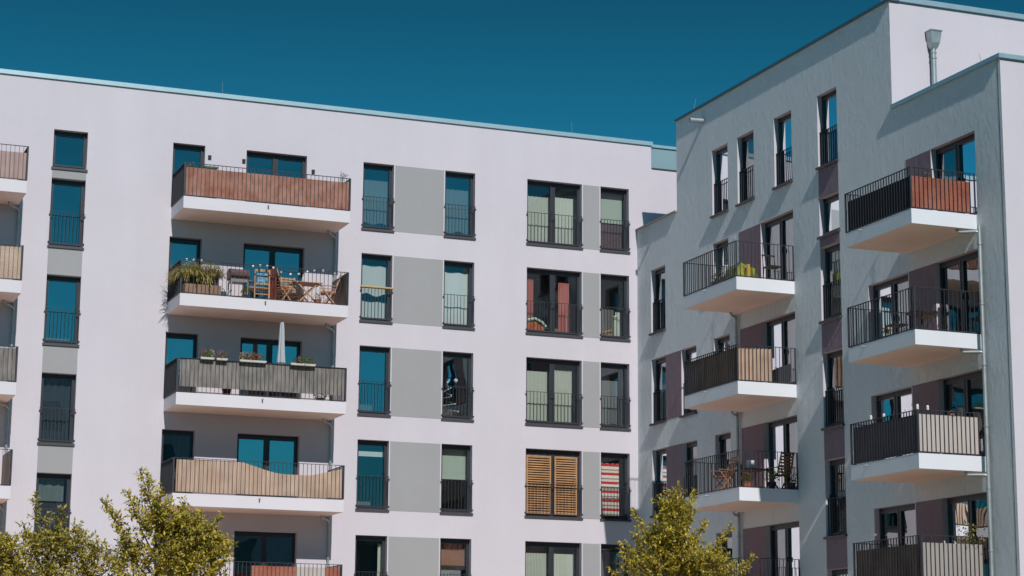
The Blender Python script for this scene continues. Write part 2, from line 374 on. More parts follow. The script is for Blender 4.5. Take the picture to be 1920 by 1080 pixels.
# body: back, side, roofs
mb = MB(); bx = lambda s, n, z: Vector((s, n, z))
mb.box(bx, -34, 6, 12, 12.3, GZ, 6.2); mb.box(bx, -34.3, -34, 0, 12.3, GZ, 6.2); mb.box(bx, 6, 6.3, 0.02, 12.3, GZ, 5.4)
mb.build('rear_wall', WHITE, A)
mb = MB(); mb.box(bx, -34, .53, 0.3, 12, 5.9, 5.98); mb.box(bx, .54, 6, 0.3, 12, 5.1, 5.18); mb.build('roof', ROOFM, A)
mb = MB(); mb.box(bx, -34.2, .58, -0.055, 0.33, 6.19, 6.325); mb.build('coping', COPE, A)
mb = MB(); mb.box(bx, .56, 6, -0.03, 0.3, 5.395, 5.435); o = mb.build('coping', SILLM, A); o['label'] = 'thin dark coping of the lower roof step'
mb = MB(); mb.box(bx, .50, 6, .95, 1.15, 5.18, 6.42); mb.box(bx, .30, .50, 0.34, 1.15, 5.18, 6.15); mb.build('cladding_panel', PANELM, A)
mb = MB(); mb.box(bx, .50, 6, .90, 1.2, 6.42, 6.52); o = mb.build('coping', COPE, A); o['label'] = 'light coping of the set-back panel'
# painted panels
def panel(bld, F, s0, s1, z0, z1, M):
    mb = MB(); mb.box(F, s0, s1, 0.0, 0.006, z0, z1); return mb.build('render_panel', M, bld)
for k in range(5):
    panel(A, FA, Aw[1][1]+.04, Aw[2][0]-.04, ZB-k*H-.03, ZT-k*H-.01, GREY); panel(A, FA, Aw[3][1]+.04, Aw[4][0]-.04, ZB-k*H-.03, ZT-k*H-.01, GREY)
panel(A, FA, *N0, 3.15, 3.40, GREY)
for k in range(3): panel(A, FA, *N0, 3.15-(k+1)*H, 1.0-k*H, GREY)
# balconies
BL, BR, DA = -15.638, -10.46, 1.68
bA = []
for k in range(5):
    bA.append(balcony(A, FA, BL, BR, DA, 2.558-k*H, 2.195-k*H, drain=-13.05))
for k in range(5):
    balcony(A, FA, -25.4, -20.24, DA, 2.558-k*H, 2.195-k*H)
# balcony downpipes
for x in (BR, -20.24):
    for k in range(1):
        pipe_with_clips(A, [(x+.03, -.07, 2.15), (x+.03, -.07, GZ)], .035, [(x+.03, -.07, .9-i*H) for i in range(5)])
    for k in range(5):
        z = 2.195-k*H
        mb = MB(); mb.tube([(x-.32, -.42, z+.02), (x-.32, -.42, z-.05), (x-.27, -.38, z-.09), (x-.03, -.14, z-.13), (x+.03, -.08, z-.22)], .03, 8); o = mb.build('drain_elbow', ZINC, A, smooth=True)
# small wall lamps by top doors
for x, z in ((-14.515, 4.255), (-13.435, 4.246), (-11.2, 4.13)):
    mb = MB(); mb.box(FA, x-.05, x+.05, 0, .05, z+.015, z+.055); mb.box(FA, x-.05, x+.05, 0, .05, z-.055, z-.015); mb.box(FA, x-.04, x+.04, 0, .03, z-.015, z+.015); mb.build('wall_lamp', BLACK, A)
for x in (-14.14, -2.29):
    mb = MB(); mb.tube([(x, .15, 6.32), (x-.02, .15, 6.75)], .006, 5); mb.build('lightning_rod', ZINC, A)

# ============================================================ WING
B = thing('apartment_building', (6, -10, GZ), 'tall pale grey wing with plum panels and cantilevered balconies on the right', 'building')
openB = []; specB = []
def addB(s0, s1, z0, z1, **k): openB.append((s0, s1, z0, z1)); specB.append(((s0, s1, z0, z1), k))
BZT, BZB = 1.664, -0.43
tops = {1: (-6.567, -5.514), 2: (-8.25, -7.197), 3: (-10.54, -9.497), 4: (-13.101, -12.025)}
lightcur = lambda: [('dark', .55, .95, .03, .97, 3, .02)]
for i, (a, b) in tops.items(): addB(a, b, 2.53, 4.613, cur=[('cream', .62, .93, .03, .97, 3, .02)])
a, b = tops[4]
addB(a, b, .55, 1.64, rail=False, cur=[('grey', .05, .5, .03, .97, 3)])
for k in range(4): addB(a, b, -1.83-k*H, .237-k*H, cur=([('cream', .5, .9, .03, .97, 3)], None, None, [('cream', .6, .95, .03, .97, 2)])[k])
for k in range(4):
    addB(-2.129, -1.06, BZB-k*H, BZT-k*H, cur=[('sheer', .6, .95, .03, .97, 2)], depth=1.6)
    if k: addB(-4.306, -3.26, BZB-k*H, BZT-k*H, cur=[('sheer', .5, .95, .03, .97, 2)])
    addB(-6.537, -5.514, BZB-k*H+.9, BZT-k*H, rail=False)
    addB(-10.549, -8.599, -.429-k*H+.02, 1.673-k*H, double=True, rail=False, sill=False, cur=(([('cream', .05, .45, .03, .97, 5), ('cream', .55, .95, .03, .97, 5)]) if k in (0, 1) else [('dark', .55, .75, .03, .97, 4), ('cream', .1, .4, .03, .97, 4)]))
    addB(-19.637, -17.68, -.429-k*H+.02, 1.687-k*H, double=True, rail=False, sill=False, cur=(None, None, [('dark', .05, .95, .03, .97, 4)], [('cream', .7, .9, .03, .97, 3)])[k])
    if k: addB(-16.502+.04, -14.505, -.429-k*H+.02, 1.687-k*H, double=True, rail=False, sill=False, cur=([('cream', .55, .95, .45, .97, 3), ('cream', .05, .45, .45, .97, 3)] if k == 1 else [('cream', .1, .3, .03, .97, 3)]))
regB = [(-3.028, 0, GZ, 3.22), (-15.93, -3.028, GZ, 6.19), (-20.807, -15.93, GZ, 3.2)]
mb = MB(); wall_sheet(mb, FB, regB, openB); mb.build('wall', WING, B)
for (s0, s1, z0, z1), k in specB: window(B, FB, s0, s1, z0, z1, **k)
# end and body
mb = MB(); E1 = FE(-20.807); E2 = FE(-15.93)
mb.quad(E1(0, 0, GZ), E1(12, 0, GZ), E1(12, 0, 3.2), E1(0, 0, 3.2)); mb.quad(E2(0, 0, 2.3), E2(12, 0, 2.3), E2(12, 0, 6.19), E2(0, 0, 6.19))
mb.build('end_wall', WHITE, B)
mb = MB(); mb.box(bx, 12, 12.3, -20.8, 0, GZ, 3.2); mb.box(bx, 12, 12.3, -15.9, -3.05, 3.2, 6.19); mb.box(bx, .01, 12, -3.25, -3.03, 2.4, 6.18); mb.build('rear_wall', WHITE, B)
mb = MB(); mb.box(bx, .25, 12, -15.93+.25, -3.26, 5.85, 5.93); mb.box(bx, .25, 12, -20.55, -15.95, 2.5, 2.58); mb.box(bx, .25, 11.9, -3.0, -.03, 2.45, 2.53); mb.build('roof', ROOFM, B)
mb = MB(); mb.box(bx, .22, .26, -3.0, -.02, 2.53, 3.22); mb.box(bx, .22, .26, -20.6, -15.95, 2.58, 3.2); mb.build('parapet', WING, B)
OH = 0.068
DCOPE = mat('dark_coping_metal', (0.12, 0.17, 0.20), 0.4, 0.5)
mb = MB(); mb.box(bx, -OH, .28, -15.93-OH, -3.028+.02, 6.19, 6.25); mb.box(bx, .28, 12, -3.3, -3.0, 6.19, 6.25); mb.build('coping', DCOPE, B)
mb = MB(); mb.box(bx, .28, 12.2, -15.93-OH, -15.65, 6.20, 6.34); mb.box(bx, -OH, .28, -15.93-OH-.004, -15.62, 6.252, 6.30); mb.build('coping', COPE, B)
mb = MB(); mb.box(bx, -OH, .28, -20.807-OH, -15.935, 3.2, 3.31); mb.box(bx, .28, 12.2, -20.807-OH, -20.53, 3.2, 3.31); mb.build('coping', COPE, B)
mb = MB(); mb.box(bx, -OH, .28, -3.02, -.002, 3.22, 3.265); mb.build('coping', mat('beige_coping', (0.36, 0.31, 0.27), .6), B)
# corner bead and movement joint at the wing end
mb = MB(); mb.box(FB, -20.70, -20.685, 0, .004, GZ, 3.19); o = mb.build('movement_joint', BLACK, B)
# plum panels
a, b = tops[4]
panel(B, FB, a+.0, b-.0, 1.645, 2.47, PURPLE); panel(B, FB, a, b, .242, .49, PURPLE)
for k in range(4): panel(B, FB, a, b, .242-(k+1)*H, -1.90-k*H, PURPLE)
for k in range(4):
    if k: panel(B, FB, -3.255, -2.135, BZB-k*H, BZT-k*H-.005, PURPLE)
    panel(B, FB, -8.595, -7.237, -.429-k*H+.01, 1.668-k*H, PURPLE)
    panel(B, FB, -17.675, -16.502 if k else -16.52, -.429-k*H+.01, 1.682-k*H, PURPLE)
bF, bN = [], []
PB = 1.842
for k in range(4):
    bF.append(balcony(B, FB, -10.544, -7.185, PB, -.429-k*H, -.793-k*H, drain=-8.65, mat_=WSLAB))
    bN.append(balcony(B, FB, -19.591, -16.507, PB, -.429-k*H, -.793-k*H, drain=-17.3, mat_=WSLAB))
pipe_with_clips(B, [(-.08, -7.12, -.82), (-.08, -7.12, GZ)], .045, [(-.08, -7.12, -1.5-i*H) for i in range(4)])
pipe_with_clips(B, [(-.08, -19.80, -.75), (-.08, -19.80, GZ)], .05, [(-.08, -19.8, -1.2-i*H/2) for i in range(8)])
for k in range(4):
    z = -.793-k*H
    mb = MB(); mb.tube([(-.35, -7.3, z+.02), (-.35, -7.3, z-.04), (-.3, -7.27, z-.07), (-.12, -7.15, z-.10), (-.08, -7.12, z-.2)], .035, 8); mb.build('drain_elbow', ZINC, B, smooth=True)
    mb = MB(); mb.tube([(-.48, -19.45, z+.02), (-.48, -19.45, z-.05), (-.42, -19.5, z-.09), (-.15, -19.76, z-.10), (-.08, -19.8, z-.12)], .04, 8); mb.build('drain_elbow', ZINC, B, smooth=True)
mb = MB(); mb.tube([(.02, -4.97, 5.72), (-.48, -4.97, 5.70)], .075, 14, caps=False); mb.tube([(-.47, -4.97, 5.70), (-.1, -4.97, 5.715)], .062, 14); mb.build('overflow_pipe', ZINC, B, smooth=False)
# rainwater hopper on the set-back end wall
mb = MB(); mb.tube([(1.25, -16.05, 5.1), (1.25, -16.05, 2.6)], .07, 12)
for z in (4.85, 4.7): mb.tube([(1.25, -16.05, z), (1.25, -16.05, z+.03)], .085, 12)
mb.build('downpipe', ZINC, B)
hp = MB(); y0, y1 = -15.945, -16.2
def ring(x0, x1, ya, yb, z): return [Vector((x0, ya, z)), Vector((x1, ya, z)), Vector((x1, yb, z)), Vector((x0, yb, z))]
r0, r1, r2 = ring(1.17, 1.33, -15.98, -16.12, 4.98), ring(1.13, 1.38, y0, -16.18, 5.12), ring(1.09, 1.42, y0, -16.22, 5.44)
hp.hexa(r0+r1); hp.hexa(r1+r2); hp.hexa(ring(1.07, 1.44, y0, -16.24, 5.44)+ring(1.07, 1.44, y0, -16.24, 5.465)); hp.build('rainwater_hopper', ZINC, B)
mb = MB(); mb.tube([(.1, -4.05, 6.25), (.2, -4.05, 6.7)], .006, 5); mb.build('lightning_rod', ZINC, B)
mb = MB(); mb.tube([(.1, -19.9, 3.31), (.15, -19.75, 3.62)], .006, 5); mb.build('lightning_rod', ZINC, B)
#--SETTING--
# ============================================================ GROUND
mb = MB(); mb.quad((-900, -900, GZ), (900, -900, GZ), (900, 900, GZ), (-900, 900, GZ))
tag(mb.build('ground', mat('lawn_ground', (0.09, 0.10, 0.05), 0.95, var=0.2, vscale=0.3)), None, None, kind='structure')
mb = MB(); mb.box(bx, -34, -.01, -24, -.01, GZ, GZ+.004); mb.box(bx, -.01, 12, -34, -20.9, GZ, GZ+.005)
tag(mb.build('pavement', mat('warm_grey_paving', (0.53, 0.42, 0.34), 0.9, var=0.08, vscale=2, bump=.2)), None, None, kind='structure')

# ============================================================ PRIVACY SCREENS
def stripes(name, ca, cb, scale, zs=0.03, rough=0.9, trans=0.15, bump=0.6, axes=(1, 1)):
    """reeds or slats: streaks that run one way, mixed from two tones"""
    M = bpy.data.materials.new(name); M.use_nodes = True; n = M.node_tree; p = n.nodes['Principled BSDF']; L = n.links.new
    tc = n.nodes.new('ShaderNodeTexCoord'); mp = n.nodes.new('ShaderNodeMapping'); mp.inputs['Scale'].default_value = (axes[0], axes[1], zs); L(tc.outputs['Object'], mp.inputs[0])
    z = n.nodes.new('ShaderNodeTexNoise'); z.inputs['Scale'].default_value = scale; z.inputs['Detail'].default_value = 3; L(mp.outputs[0], z.inputs[0])
    z2 = n.nodes.new('ShaderNodeTexNoise'); z2.inputs['Scale'].default_value = 1.7; z2.inputs['Detail'].default_value = 4; L(tc.outputs['Object'], z2.inputs[0])
    ad = n.nodes.new('ShaderNodeMath'); ad.operation = 'MULTIPLY_ADD'; ad.inputs[1].default_value = 0.6; L(z2.outputs[0], ad.inputs[0]); L(z.outputs[0], ad.inputs[2])
    mr = n.nodes.new('ShaderNodeMapRange'); mr.inputs[1].default_value = 0.6; mr.inputs[2].default_value = 1.0; L(ad.outputs[0], mr.inputs[0])
    mx = n.nodes.new('ShaderNodeMix'); mx.data_type = 'RGBA'; mx.inputs[6].default_value = (*ca, 1); mx.inputs[7].default_value = (*cb, 1); L(mr.outputs[0], mx.inputs[0])
    L(mx.outputs[2], p.inputs['Base Color']); p.inputs['Roughness'].default_value = rough
    b = n.nodes.new('ShaderNodeBump'); b.inputs['Strength'].default_value = bump; b.inputs['Distance'].default_value = 0.01; L(z.outputs[0], b.inputs['Height']); L(b.outputs[0], p.inputs['Normal'])
    t = n.nodes.new('ShaderNodeBsdfTranslucent'); L(mx.outputs[2], t.inputs[0]); ms = n.nodes.new('ShaderNodeMixShader'); ms.inputs[0].default_value = trans
    L(p.outputs[0], ms.inputs[1]); L(t.outputs[0], ms.inputs[2]); L(ms.outputs[0], n.nodes['Material Output'].inputs[0]); return M
TERRA = stripes('terracotta_weave', (0.31, 0.125, 0.085), (0.46, 0.245, 0.19), 6, 0.5)
WEAVE = stripes('orange_wicker_weave', (0.26, 0.075, 0.045), (0.50, 0.19, 0.13), 60, 6.0, axes=(.2, .2))
REED = stripes('tan_reed', (0.42, 0.28, 0.20), (0.68, 0.50, 0.40), 60, 0.02)
REEDB = stripes('beige_bamboo', (0.44, 0.31, 0.24), (0.70, 0.55, 0.45), 50, 0.5)
REEDD = stripes('weathered_reed', (0.10, 0.085, 0.08), (0.24, 0.20, 0.19), 60, 0.02)
PINKY = stripes('faded_pink_slats', (0.40, 0.27, 0.25), (0.52, 0.38, 0.36), 20, 0.03)
TARP = stripes('grey_tarp', (0.175, 0.16, 0.15), (0.33, 0.30, 0.285), 14, 0.15, trans=0.2, bump=.2)
CREAMF = stripes('cream_fabric', (0.52, 0.45, 0.42), (0.62, 0.55, 0.52), 20, 3, bump=.2)
TAUPE = stripes('taupe_fabric', (0.36, 0.32, 0.30), (0.44, 0.40, 0.375), 20, 3, bump=.2)
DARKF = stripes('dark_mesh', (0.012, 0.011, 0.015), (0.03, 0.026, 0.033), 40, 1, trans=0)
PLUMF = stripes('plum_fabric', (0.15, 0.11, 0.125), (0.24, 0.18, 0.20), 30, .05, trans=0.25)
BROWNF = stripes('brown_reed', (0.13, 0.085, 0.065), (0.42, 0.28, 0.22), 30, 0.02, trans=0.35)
def screen(path, z0, z1, M, label, cat='privacy screen', top=None, wrinkle=0.0, thick=0.008, group=None, bumpy=0.0, name='privacy_screen'):
    """a sheet standing on a plan path [(x,y)..], subdivided, with real thickness"""
    pts = [Vector((a, b, 0)) for a, b in path]; fine = []
    for i in range(len(pts)-1):
        L_ = (pts[i+1]-pts[i]).length; n = max(1, int(L_/(0.02 if bumpy else 0.07)))
        fine += [pts[i].lerp(pts[i+1], k/n) for k in range(n)]
    fine.append(pts[-1]); N = len(fine); rows = 7; mb = MB(); acc = 0; r = random.Random(N*7+int(z0*10))
    A_ = [(r.uniform(2, 9), r.uniform(-6, 6), r.uniform(0, 6)) for _ in range(5)]
    lens = [0]
    for i in range(1, N): lens.append(lens[-1]+(fine[i]-fine[i-1]).length)
    for side in (-1, 1):
        for j in range(rows+1):
            for i, p in enumerate(fine):
                d = (fine[min(i+1, N-1)]-fine[max(i-1, 0)]).normalized(); nn = Vector((-d.y, d.x, 0)); l = lens[i]
                zt_ = (top(l) if top else z1); z = z0+(zt_-z0)*j/rows
                o = wrinkle*sum(math.sin(a*l+b*z+c) for a, b, c in A_)/3 + bumpy*abs(math.sin(l*math.pi/0.115))
                q = p+nn*(o+side*thick/2); mb.v.append((q.x, q.y, z))
    half = (rows+1)*N
    for s_ in (0, 1):
        for j in range(rows):
            for i in range(N-1):
                a = s_*half+j*N+i; mb.f.append((a, a+1, a+N+1, a+N))
    for i in range(N-1):
        for j in (0, rows): a = j*N+i; mb.f.append((a, a+1, a+1+half, a+half))
    for j in range(rows):
        for i in (0, N-1): a = j*N+i; mb.f.append((a, a+N, a+N+half, a+half))
    o = mb.build(name, M, smooth=False); return tag(o, label, cat, group)
zf = lambda k: 2.558-H*k
zb = lambda k: -0.429-H*k
yi = -(DA-0.045)
screen([(BL+.06, yi), (BR-.05, yi)], zf(0)+.05, zf(0)+.90, TERRA, 'terracotta coloured screen behind the railing of the top balcony on the long block', wrinkle=.004)
screen([(BR-.05, -.12), (BR-.05, yi)], zf(1)+.05, zf(1)+1.0, REEDD, 'weathered grey reed mat closing the right end of the balcony with the grill')
tp = screen([(BL+.10, yi), (BR-.05, yi)], zf(2)+.19, zf(2)+1.02, TARP, 'wrinkled grey fabric screen below the flower boxes and closed parasol', wrinkle=.012)
screen([(BL+.05, -.15), (BL+.05, yi)], zf(2)+.06, zf(2)+1.0, PLUMF, 'dark fabric closing the left end of the balcony with the closed parasol')
def sag(l):
    x = l/5.05; return zf(3) + (1.0 if x < .36 else 1.0-0.31*math.sin(min(1, (x-.36)/.30)*math.pi/2)**1.5 if x < .66 else 0.69 if x < .80 else .69+.24*((x-.80)/.2))
screen([(BL+.10, yi), (BR-.06, yi)], zf(3)+.05, 0, REED, 'tan reed mat sagging towards its right end on the lowest full balcony', top=sag)
screen([(-13.2, yi), (-11.86, yi)], zf(4)+.05, zf(4)+.93, WEAVE, 'reddish brown screen at the bottom edge of the photo, left of a cream one')
screen([(-11.84, yi), (-10.98, yi)], zf(4)+.05, zf(4)+.93, CREAMF, 'short cream screen between two reddish brown ones at the bottom edge')
screen([(-10.96, yi), (BR-.06, yi)], zf(4)+.05, zf(4)+.93, WEAVE, 'narrow reddish brown screen at the right end of the bottom balcony')
XL = -25.3; xr = -20.29
screen([(XL, yi), (xr, yi)], zf(0)+.05, zf(0)+.84, PINKY, 'faded pinkish slatted screen on the top balcony at the left edge')
screen([(XL, yi), (xr, yi)], zf(1)+.05, zf(1)+1.0, REEDB, 'beige bamboo mat on the second balcony from the top at the left edge')
screen([(XL, yi), (xr, yi)], zf(2)+.05, zf(2)+.98, TARP, 'grey fabric screen on the third balcony from the top at the left edge', wrinkle=.006)
screen([(xr, -.15), (xr, yi)], zf(3)+.05, zf(3)+1.0, TARP, 'grey fabric closing the right end of the lowest balcony at the left edge', wrinkle=.006)
xo = -(PB-.045)
screen([(xo, -10.46), (-.72, -10.50)], zb(1)+.05, zb(1)+.97, REED, 'upright bundles of pale reed on the short side of the middle inner wing balcony', bumpy=.045, thick=.03)
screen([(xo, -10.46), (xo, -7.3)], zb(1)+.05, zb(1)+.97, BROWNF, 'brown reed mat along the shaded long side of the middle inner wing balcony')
ye = -19.545
screen([(xo, ye), (-.12, ye)], zb(0)+.05, zb(0)+.82, WEAVE, 'orange brown woven screen on the short side of the top outer wing balcony')
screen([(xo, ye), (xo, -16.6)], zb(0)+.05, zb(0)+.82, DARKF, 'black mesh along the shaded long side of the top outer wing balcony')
screen([(xo, ye), (-.12, ye)], zb(2)+.05, zb(2)+.93, CREAMF, 'cream fabric screen on the short side of the third outer wing balcony', wrinkle=.004)
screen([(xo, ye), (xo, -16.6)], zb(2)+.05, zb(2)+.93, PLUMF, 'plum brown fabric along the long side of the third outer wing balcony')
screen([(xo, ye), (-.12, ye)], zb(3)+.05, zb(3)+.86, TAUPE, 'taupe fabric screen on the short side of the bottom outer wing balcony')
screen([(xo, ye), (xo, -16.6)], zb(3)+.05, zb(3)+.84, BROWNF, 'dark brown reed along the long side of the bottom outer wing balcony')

# ============================================================ PLANTS AND FURNITURE
WOOD = mat('light_wood', (0.46, 0.27, 0.15), 0.6, var=.15, vscale=8, stretch=(1, 1, .2))
TEAK = mat('brown_teak', (0.22, 0.10, 0.055), 0.6, var=.2, vscale=8)
WICK = stripes('wicker_box', (0.16, 0.09, 0.06), (0.36, 0.23, 0.17), 40, 4.0, trans=0)
DPOT = mat('dark_planter', (0.025, 0.028, 0.04), 0.6)
WPOT = mat('white_planter', (0.72, 0.70, 0.66), 0.5)
TPOT = mat('terracotta_pot', (0.35, 0.13, 0.07), 0.8)
def leafmat(name, cols):
    M = bpy.data.materials.new(name); M.use_nodes = True; n = M.node_tree; p = n.nodes['Principled BSDF']; L = n.links.new
    g = n.nodes.new('ShaderNodeNewGeometry'); cr = n.nodes.new('ShaderNodeValToRGB'); e = cr.color_ramp.elements
    e[0].color = (*cols[0], 1); e[1].color = (*cols[-1], 1)
    for i, c in enumerate(cols[1:-1]): x = e.new((i+1)/(len(cols)-1)); x.color = (*c, 1)
    L(g.outputs['Random Per Island'], cr.inputs[0]); L(cr.outputs[0], p.inputs['Base Color']); p.inputs['Roughness'].default_value = 0.5
    t = n.nodes.new('ShaderNodeBsdfTranslucent'); L(cr.outputs[0], t.inputs[0]); mx = n.nodes.new('ShaderNodeMixShader'); mx.inputs[0].default_value = 0.35
    L(p.outputs[0], mx.inputs[1]); L(t.outputs[0], mx.inputs[2]); L(mx.outputs[0], n.nodes['Material Output'].inputs[0]); return M
LG = leafmat('green_leaves', [(0.05, 0.09, 0.015), (0.14, 0.19, 0.025), (0.28, 0.30, 0.04)])
LY = leafmat('straw_grass', [(0.42, 0.34, 0.09), (0.62, 0.50, 0.18), (0.30, 0.30, 0.06), (0.72, 0.50, 0.22)])
FO = leafmat('orange_petals', [(0.6, 0.10, 0.05), (0.7, 0.22, 0.10), (0.6, 0.08, 0.10)])
FP = leafmat('pink_petals', [(0.6, 0.2, 0.35), (0.7, 0.45, 0.5), (0.5, 0.1, 0.25)])
FR = leafmat('red_petals', [(0.55, 0.01, 0.02), (0.7, 0.04, 0.05)])
FW = leafmat('pale_petals', [(0.7, 0.68, 0.6), (0.7, 0.6, 0.2)])
def leaf(mb, c, d, up, L_, W_):
    d = d.normalized(); a = d.cross(up)
    if a.length < 1e-3: a = d.cross(Vector((1, .3, 0)))
    a.normalize(); nrm = a.cross(d); m_ = c+d*L_*.45; mid = m_-nrm*W_*.18
    mb.tri(c, m_+a*W_/2, c+d*L_); mb.tri(c, c+d*L_, m_-a*W_/2)
def rv3(r): 
    while True:
        v = Vector((r.uniform(-1, 1), r.uniform(-1, 1), r.uniform(-1, 1)))
        if .05 < v.length < 1: return v.normalized()
def tuft(mb, r, c, rx, ry, rz, n, size):
    for _ in range(n):
        v = rv3(r)*r.uniform(.3, 1)**.5; p = Vector(c)+Vector((v.x*rx, v.y*ry, v.z*rz)); leaf(mb, p, rv3(r), Vector((0, 0, 1)), size*r.uniform(.6, 1.3), size*.5)
def blades(mb, r, c, rad, h, n, droop):
    for _ in range(n):
        a = r.uniform(0, 6.28); q = Vector((math.cos(a), math.sin(a), 0)); p = Vector(c)+q*r.uniform(0, rad*.5); hh = h*r.uniform(.5, 1.05); dd = droop*r.uniform(.5, 1.2); prev = p; w = .008
        for k in range(1, 4):
            t = k/3; cur = p+q*rad*t*1.1+Vector((0, 0, hh*(t*1.5-dd*t*t))); s_ = Vector((-q.y, q.x, 0))*w
            mb.quad(prev-s_, prev+s_, cur+s_*.8, cur-s_*.8); prev = cur
def planter(name, x0, x1, y, z, h, M, label, cat, fl=None, seed=1, dep=.18, lean=1.0, size=.06, group=None, tuftz=.10, n=160):
    r = random.Random(seed); t = thing(name, ((x0+x1)/2, y, z), label, cat, group)
    mb = MB(); i = dep/2; mb.hexa([(x0+.02, y-i+.02, z), (x1-.02, y-i+.02, z), (x1-.02, y+i-.02, z), (x0+.02, y+i-.02, z), (x0, y-i, z+h), (x1, y-i, z+h), (x1, y+i, z+h), (x0, y+i, z+h)]); mb.build('box', M, t)
    g = MB(); tuft(g, r, ((x0+x1)/2, y, z+h+tuftz*.7), (x1-x0)/2, dep*.7, tuftz, n, size); g.build('foliage', LG, t)
    if fl:
        for k, (m_, u0, u1) in enumerate(fl):
            g = MB(); a, b = x0+(x1-x0)*u0, x0+(x1-x0)*u1; tuft(g, r, ((a+b)/2, y-.03, z+h+tuftz), (b-a)/2, dep*.8, tuftz*.95, int(n*.8*(u1-u0)), size*.8); g.build('flowers', m_, t)
    return t
def pot(x, y, z, rad, h, M, label, foliage=LG, fl=None, seed=3, fh=.3, fr=.2, n=150, size=.07, cat='potted plant'):
    r = random.Random(seed); t = thing('potted_plant', (x, y, z), label, cat)
    mb = MB(); mb.tube([(x, y, z), (x, y, z+h*.9), (x, y, z+h*.9), (x, y, z+h)], [rad*.7, rad*.95, rad*1.08, rad*1.08], 12); mb.build('pot', M, t)
    g = MB(); tuft(g, r, (x, y, z+h+fh*.5), fr, fr, fh*.55, n, size); g.build('foliage', foliage, t)
    if fl: g = MB(); tuft(g, r, (x, y, z+h+fh*.75), fr*.8, fr*.8, fh*.35, n//3, size*.8); g.build('flowers', fl, t)
    return t
def G_(loc, rz):
    m_ = Matrix.Translation(loc) @ Matrix.Rotation(rz, 4, 'Z'); return lambda x, y, z: m_ @ Vector((x, y, z))
def folding_chair(loc, rz, M, label, cushion=None, throw=None, group='folding wooden chairs on the balcony', cat='chair'):
    """slatted folding chair, crossed legs, sitter looks along +y"""
    t = thing('folding_chair', loc, label, cat, group); G = G_(Vector(loc), rz)
    for s_ in (-.24, .24):
        for a, b in (((s_, -.25, 0), (s_, .22, .62)), ((s_*.9, .24, 0), (s_*.9, -.16, .46))):
            mb = MB(); mb.beam(G(*a), G(*b), .022, .04); mb.build('leg', M, t)
        mb = MB(); mb.beam(G(s_, -.28, .62), G(s_, .26, .64), .045, .02); mb.build('armrest', M, t)
    mb = MB()
    for i in range(7): mb.beam(G(-.22, -.2+.065*i, .43), G(.22, -.2+.065*i, .43), .05, .016)
    mb.build('seat', M, t)
    mb = MB()
    for s_ in (-.22, .22): mb.beam(G(s_, -.18, .40), G(s_, -.40, 1.05), .025, .035)
    for i in range(7): u = .15+i*.13; mb.beam(G(-.22, -.18-.22*u, .40+.65*u), G(.22, -.18-.22*u, .40+.65*u), .012, .05)
    mb.build('backrest', M, t)
    if cushion:
        mb = MB(); prev = None
        P_ = [(.24, .47), (.0, .475), (-.16, .50), (-.24, .70), (-.34, .98)]
        for y_, z_ in P_:
            cur = [G(-.21, y_, z_), G(.21, y_, z_), G(.21, y_, z_-.05), G(-.21, y_, z_-.05)]
            if prev: mb.hexa(prev+cur)
            prev = cur
        mb.build('cushion', cushion, t)
    if throw:
        mb = wavy(lambda s, n, z: G(s, -.40-n, z), -.25, .25, .02, .12, 1.07, .015, 4).build('throw', throw, t); mb['label'] = 'dark red throw over the backrest'
    return t
GX = lambda s, n, z: Vector((s, n, z))
# --- balcony with the grill (second from the top)
F1 = zf(1)
for i, (a, b) in enumerate(((-15.50, -15.14), (-15.12, -14.76), (-14.74, -14.38))):
    mb = MB(); mb.box(GX, a, b, -1.60, -1.36, F1, F1+.32); tag(mb.build('wicker_box', WICK), ['leftmost', 'middle', 'rightmost'][i]+' of three brown wicker boxes standing in a row behind the railing', 'box', 'wicker boxes under the planters')
for i, (a, b) in enumerate(((-15.50, -14.97), (-14.93, -14.40))):
    t = thing('planter', ((a+b)/2, -1.15, F1), ['left dark planter overflowing with straw yellow grass', 'right dark planter with yellow green grass and a green bush'][i]+' above the wicker boxes', 'planter')
    mb = MB(); mb.box(GX, a, b, -1.34, -1.0, F1, F1+.58); mb.build('box', DPOT, t); r = random.Random(20+i)
    g = MB()
    for c in range(5): blades(g, r, (a+.08+c*.09, -1.25, F1+.58), .3, .46, 120, 1.25)
    if i == 0:
        for c in range(4): blades(g, r, (a+.05+c*.13, -1.3, F1+.6), .38, .35, 80, 1.9)
    else:
        for c in range(3): blades(g, r, (a+.05+c*.06, -1.36, F1+.6), .2, .2, 60, 3.2)
    tuft(g, r, ((a+b)/2, -1.27, F1+.84), .36, .25, .22, 800, .05); g.build('grass', LY, t)
    if i: g = MB(); tuft(g, r, (b-.15, -1.2, F1+.72), .3, .22, .17, 260, .05); g.build('foliage', LG, t)
t = thing('grass_tub', (-15.58, -.9, F1), 'tall tub of straw coloured grass leaning out of the left end of the railing', 'planter')
mb = MB(); mb.tube([(-15.42, -.75, F1), (-15.42, -.75, F1+.45)], [.12, .16], 12); mb.build('tub', DPOT, t)
g = MB(); r = random.Random(33); [blades(g, r, (-15.45, -.8+.1*c, F1+.45), .32, .52, 60, 1.3) for c in range(3)]; g.build('grass', LY, t)
wc = thing('watering_can', (-14.24, -1.35, F1), 'dark blue watering can beside the wicker boxes', 'watering can')
DB = mat('dark_blue_plastic', (0.01, 0.06, 0.10), .4)
mb = MB(); mb.tube([(-14.26, -1.35, F1), (-14.26, -1.35, F1+.2)], [.09, .075], 12); mb.build('body', DB, wc)
mb = MB(); mb.tube([(-14.2, -1.38, F1+.06), (-14.05, -1.4, F1+.24)], .014, 6); mb.tube([(-14.06, -1.4, F1+.23), (-14.03, -1.4, F1+.26)], [.02, .035], 8); mb.build('spout', DB, wc)
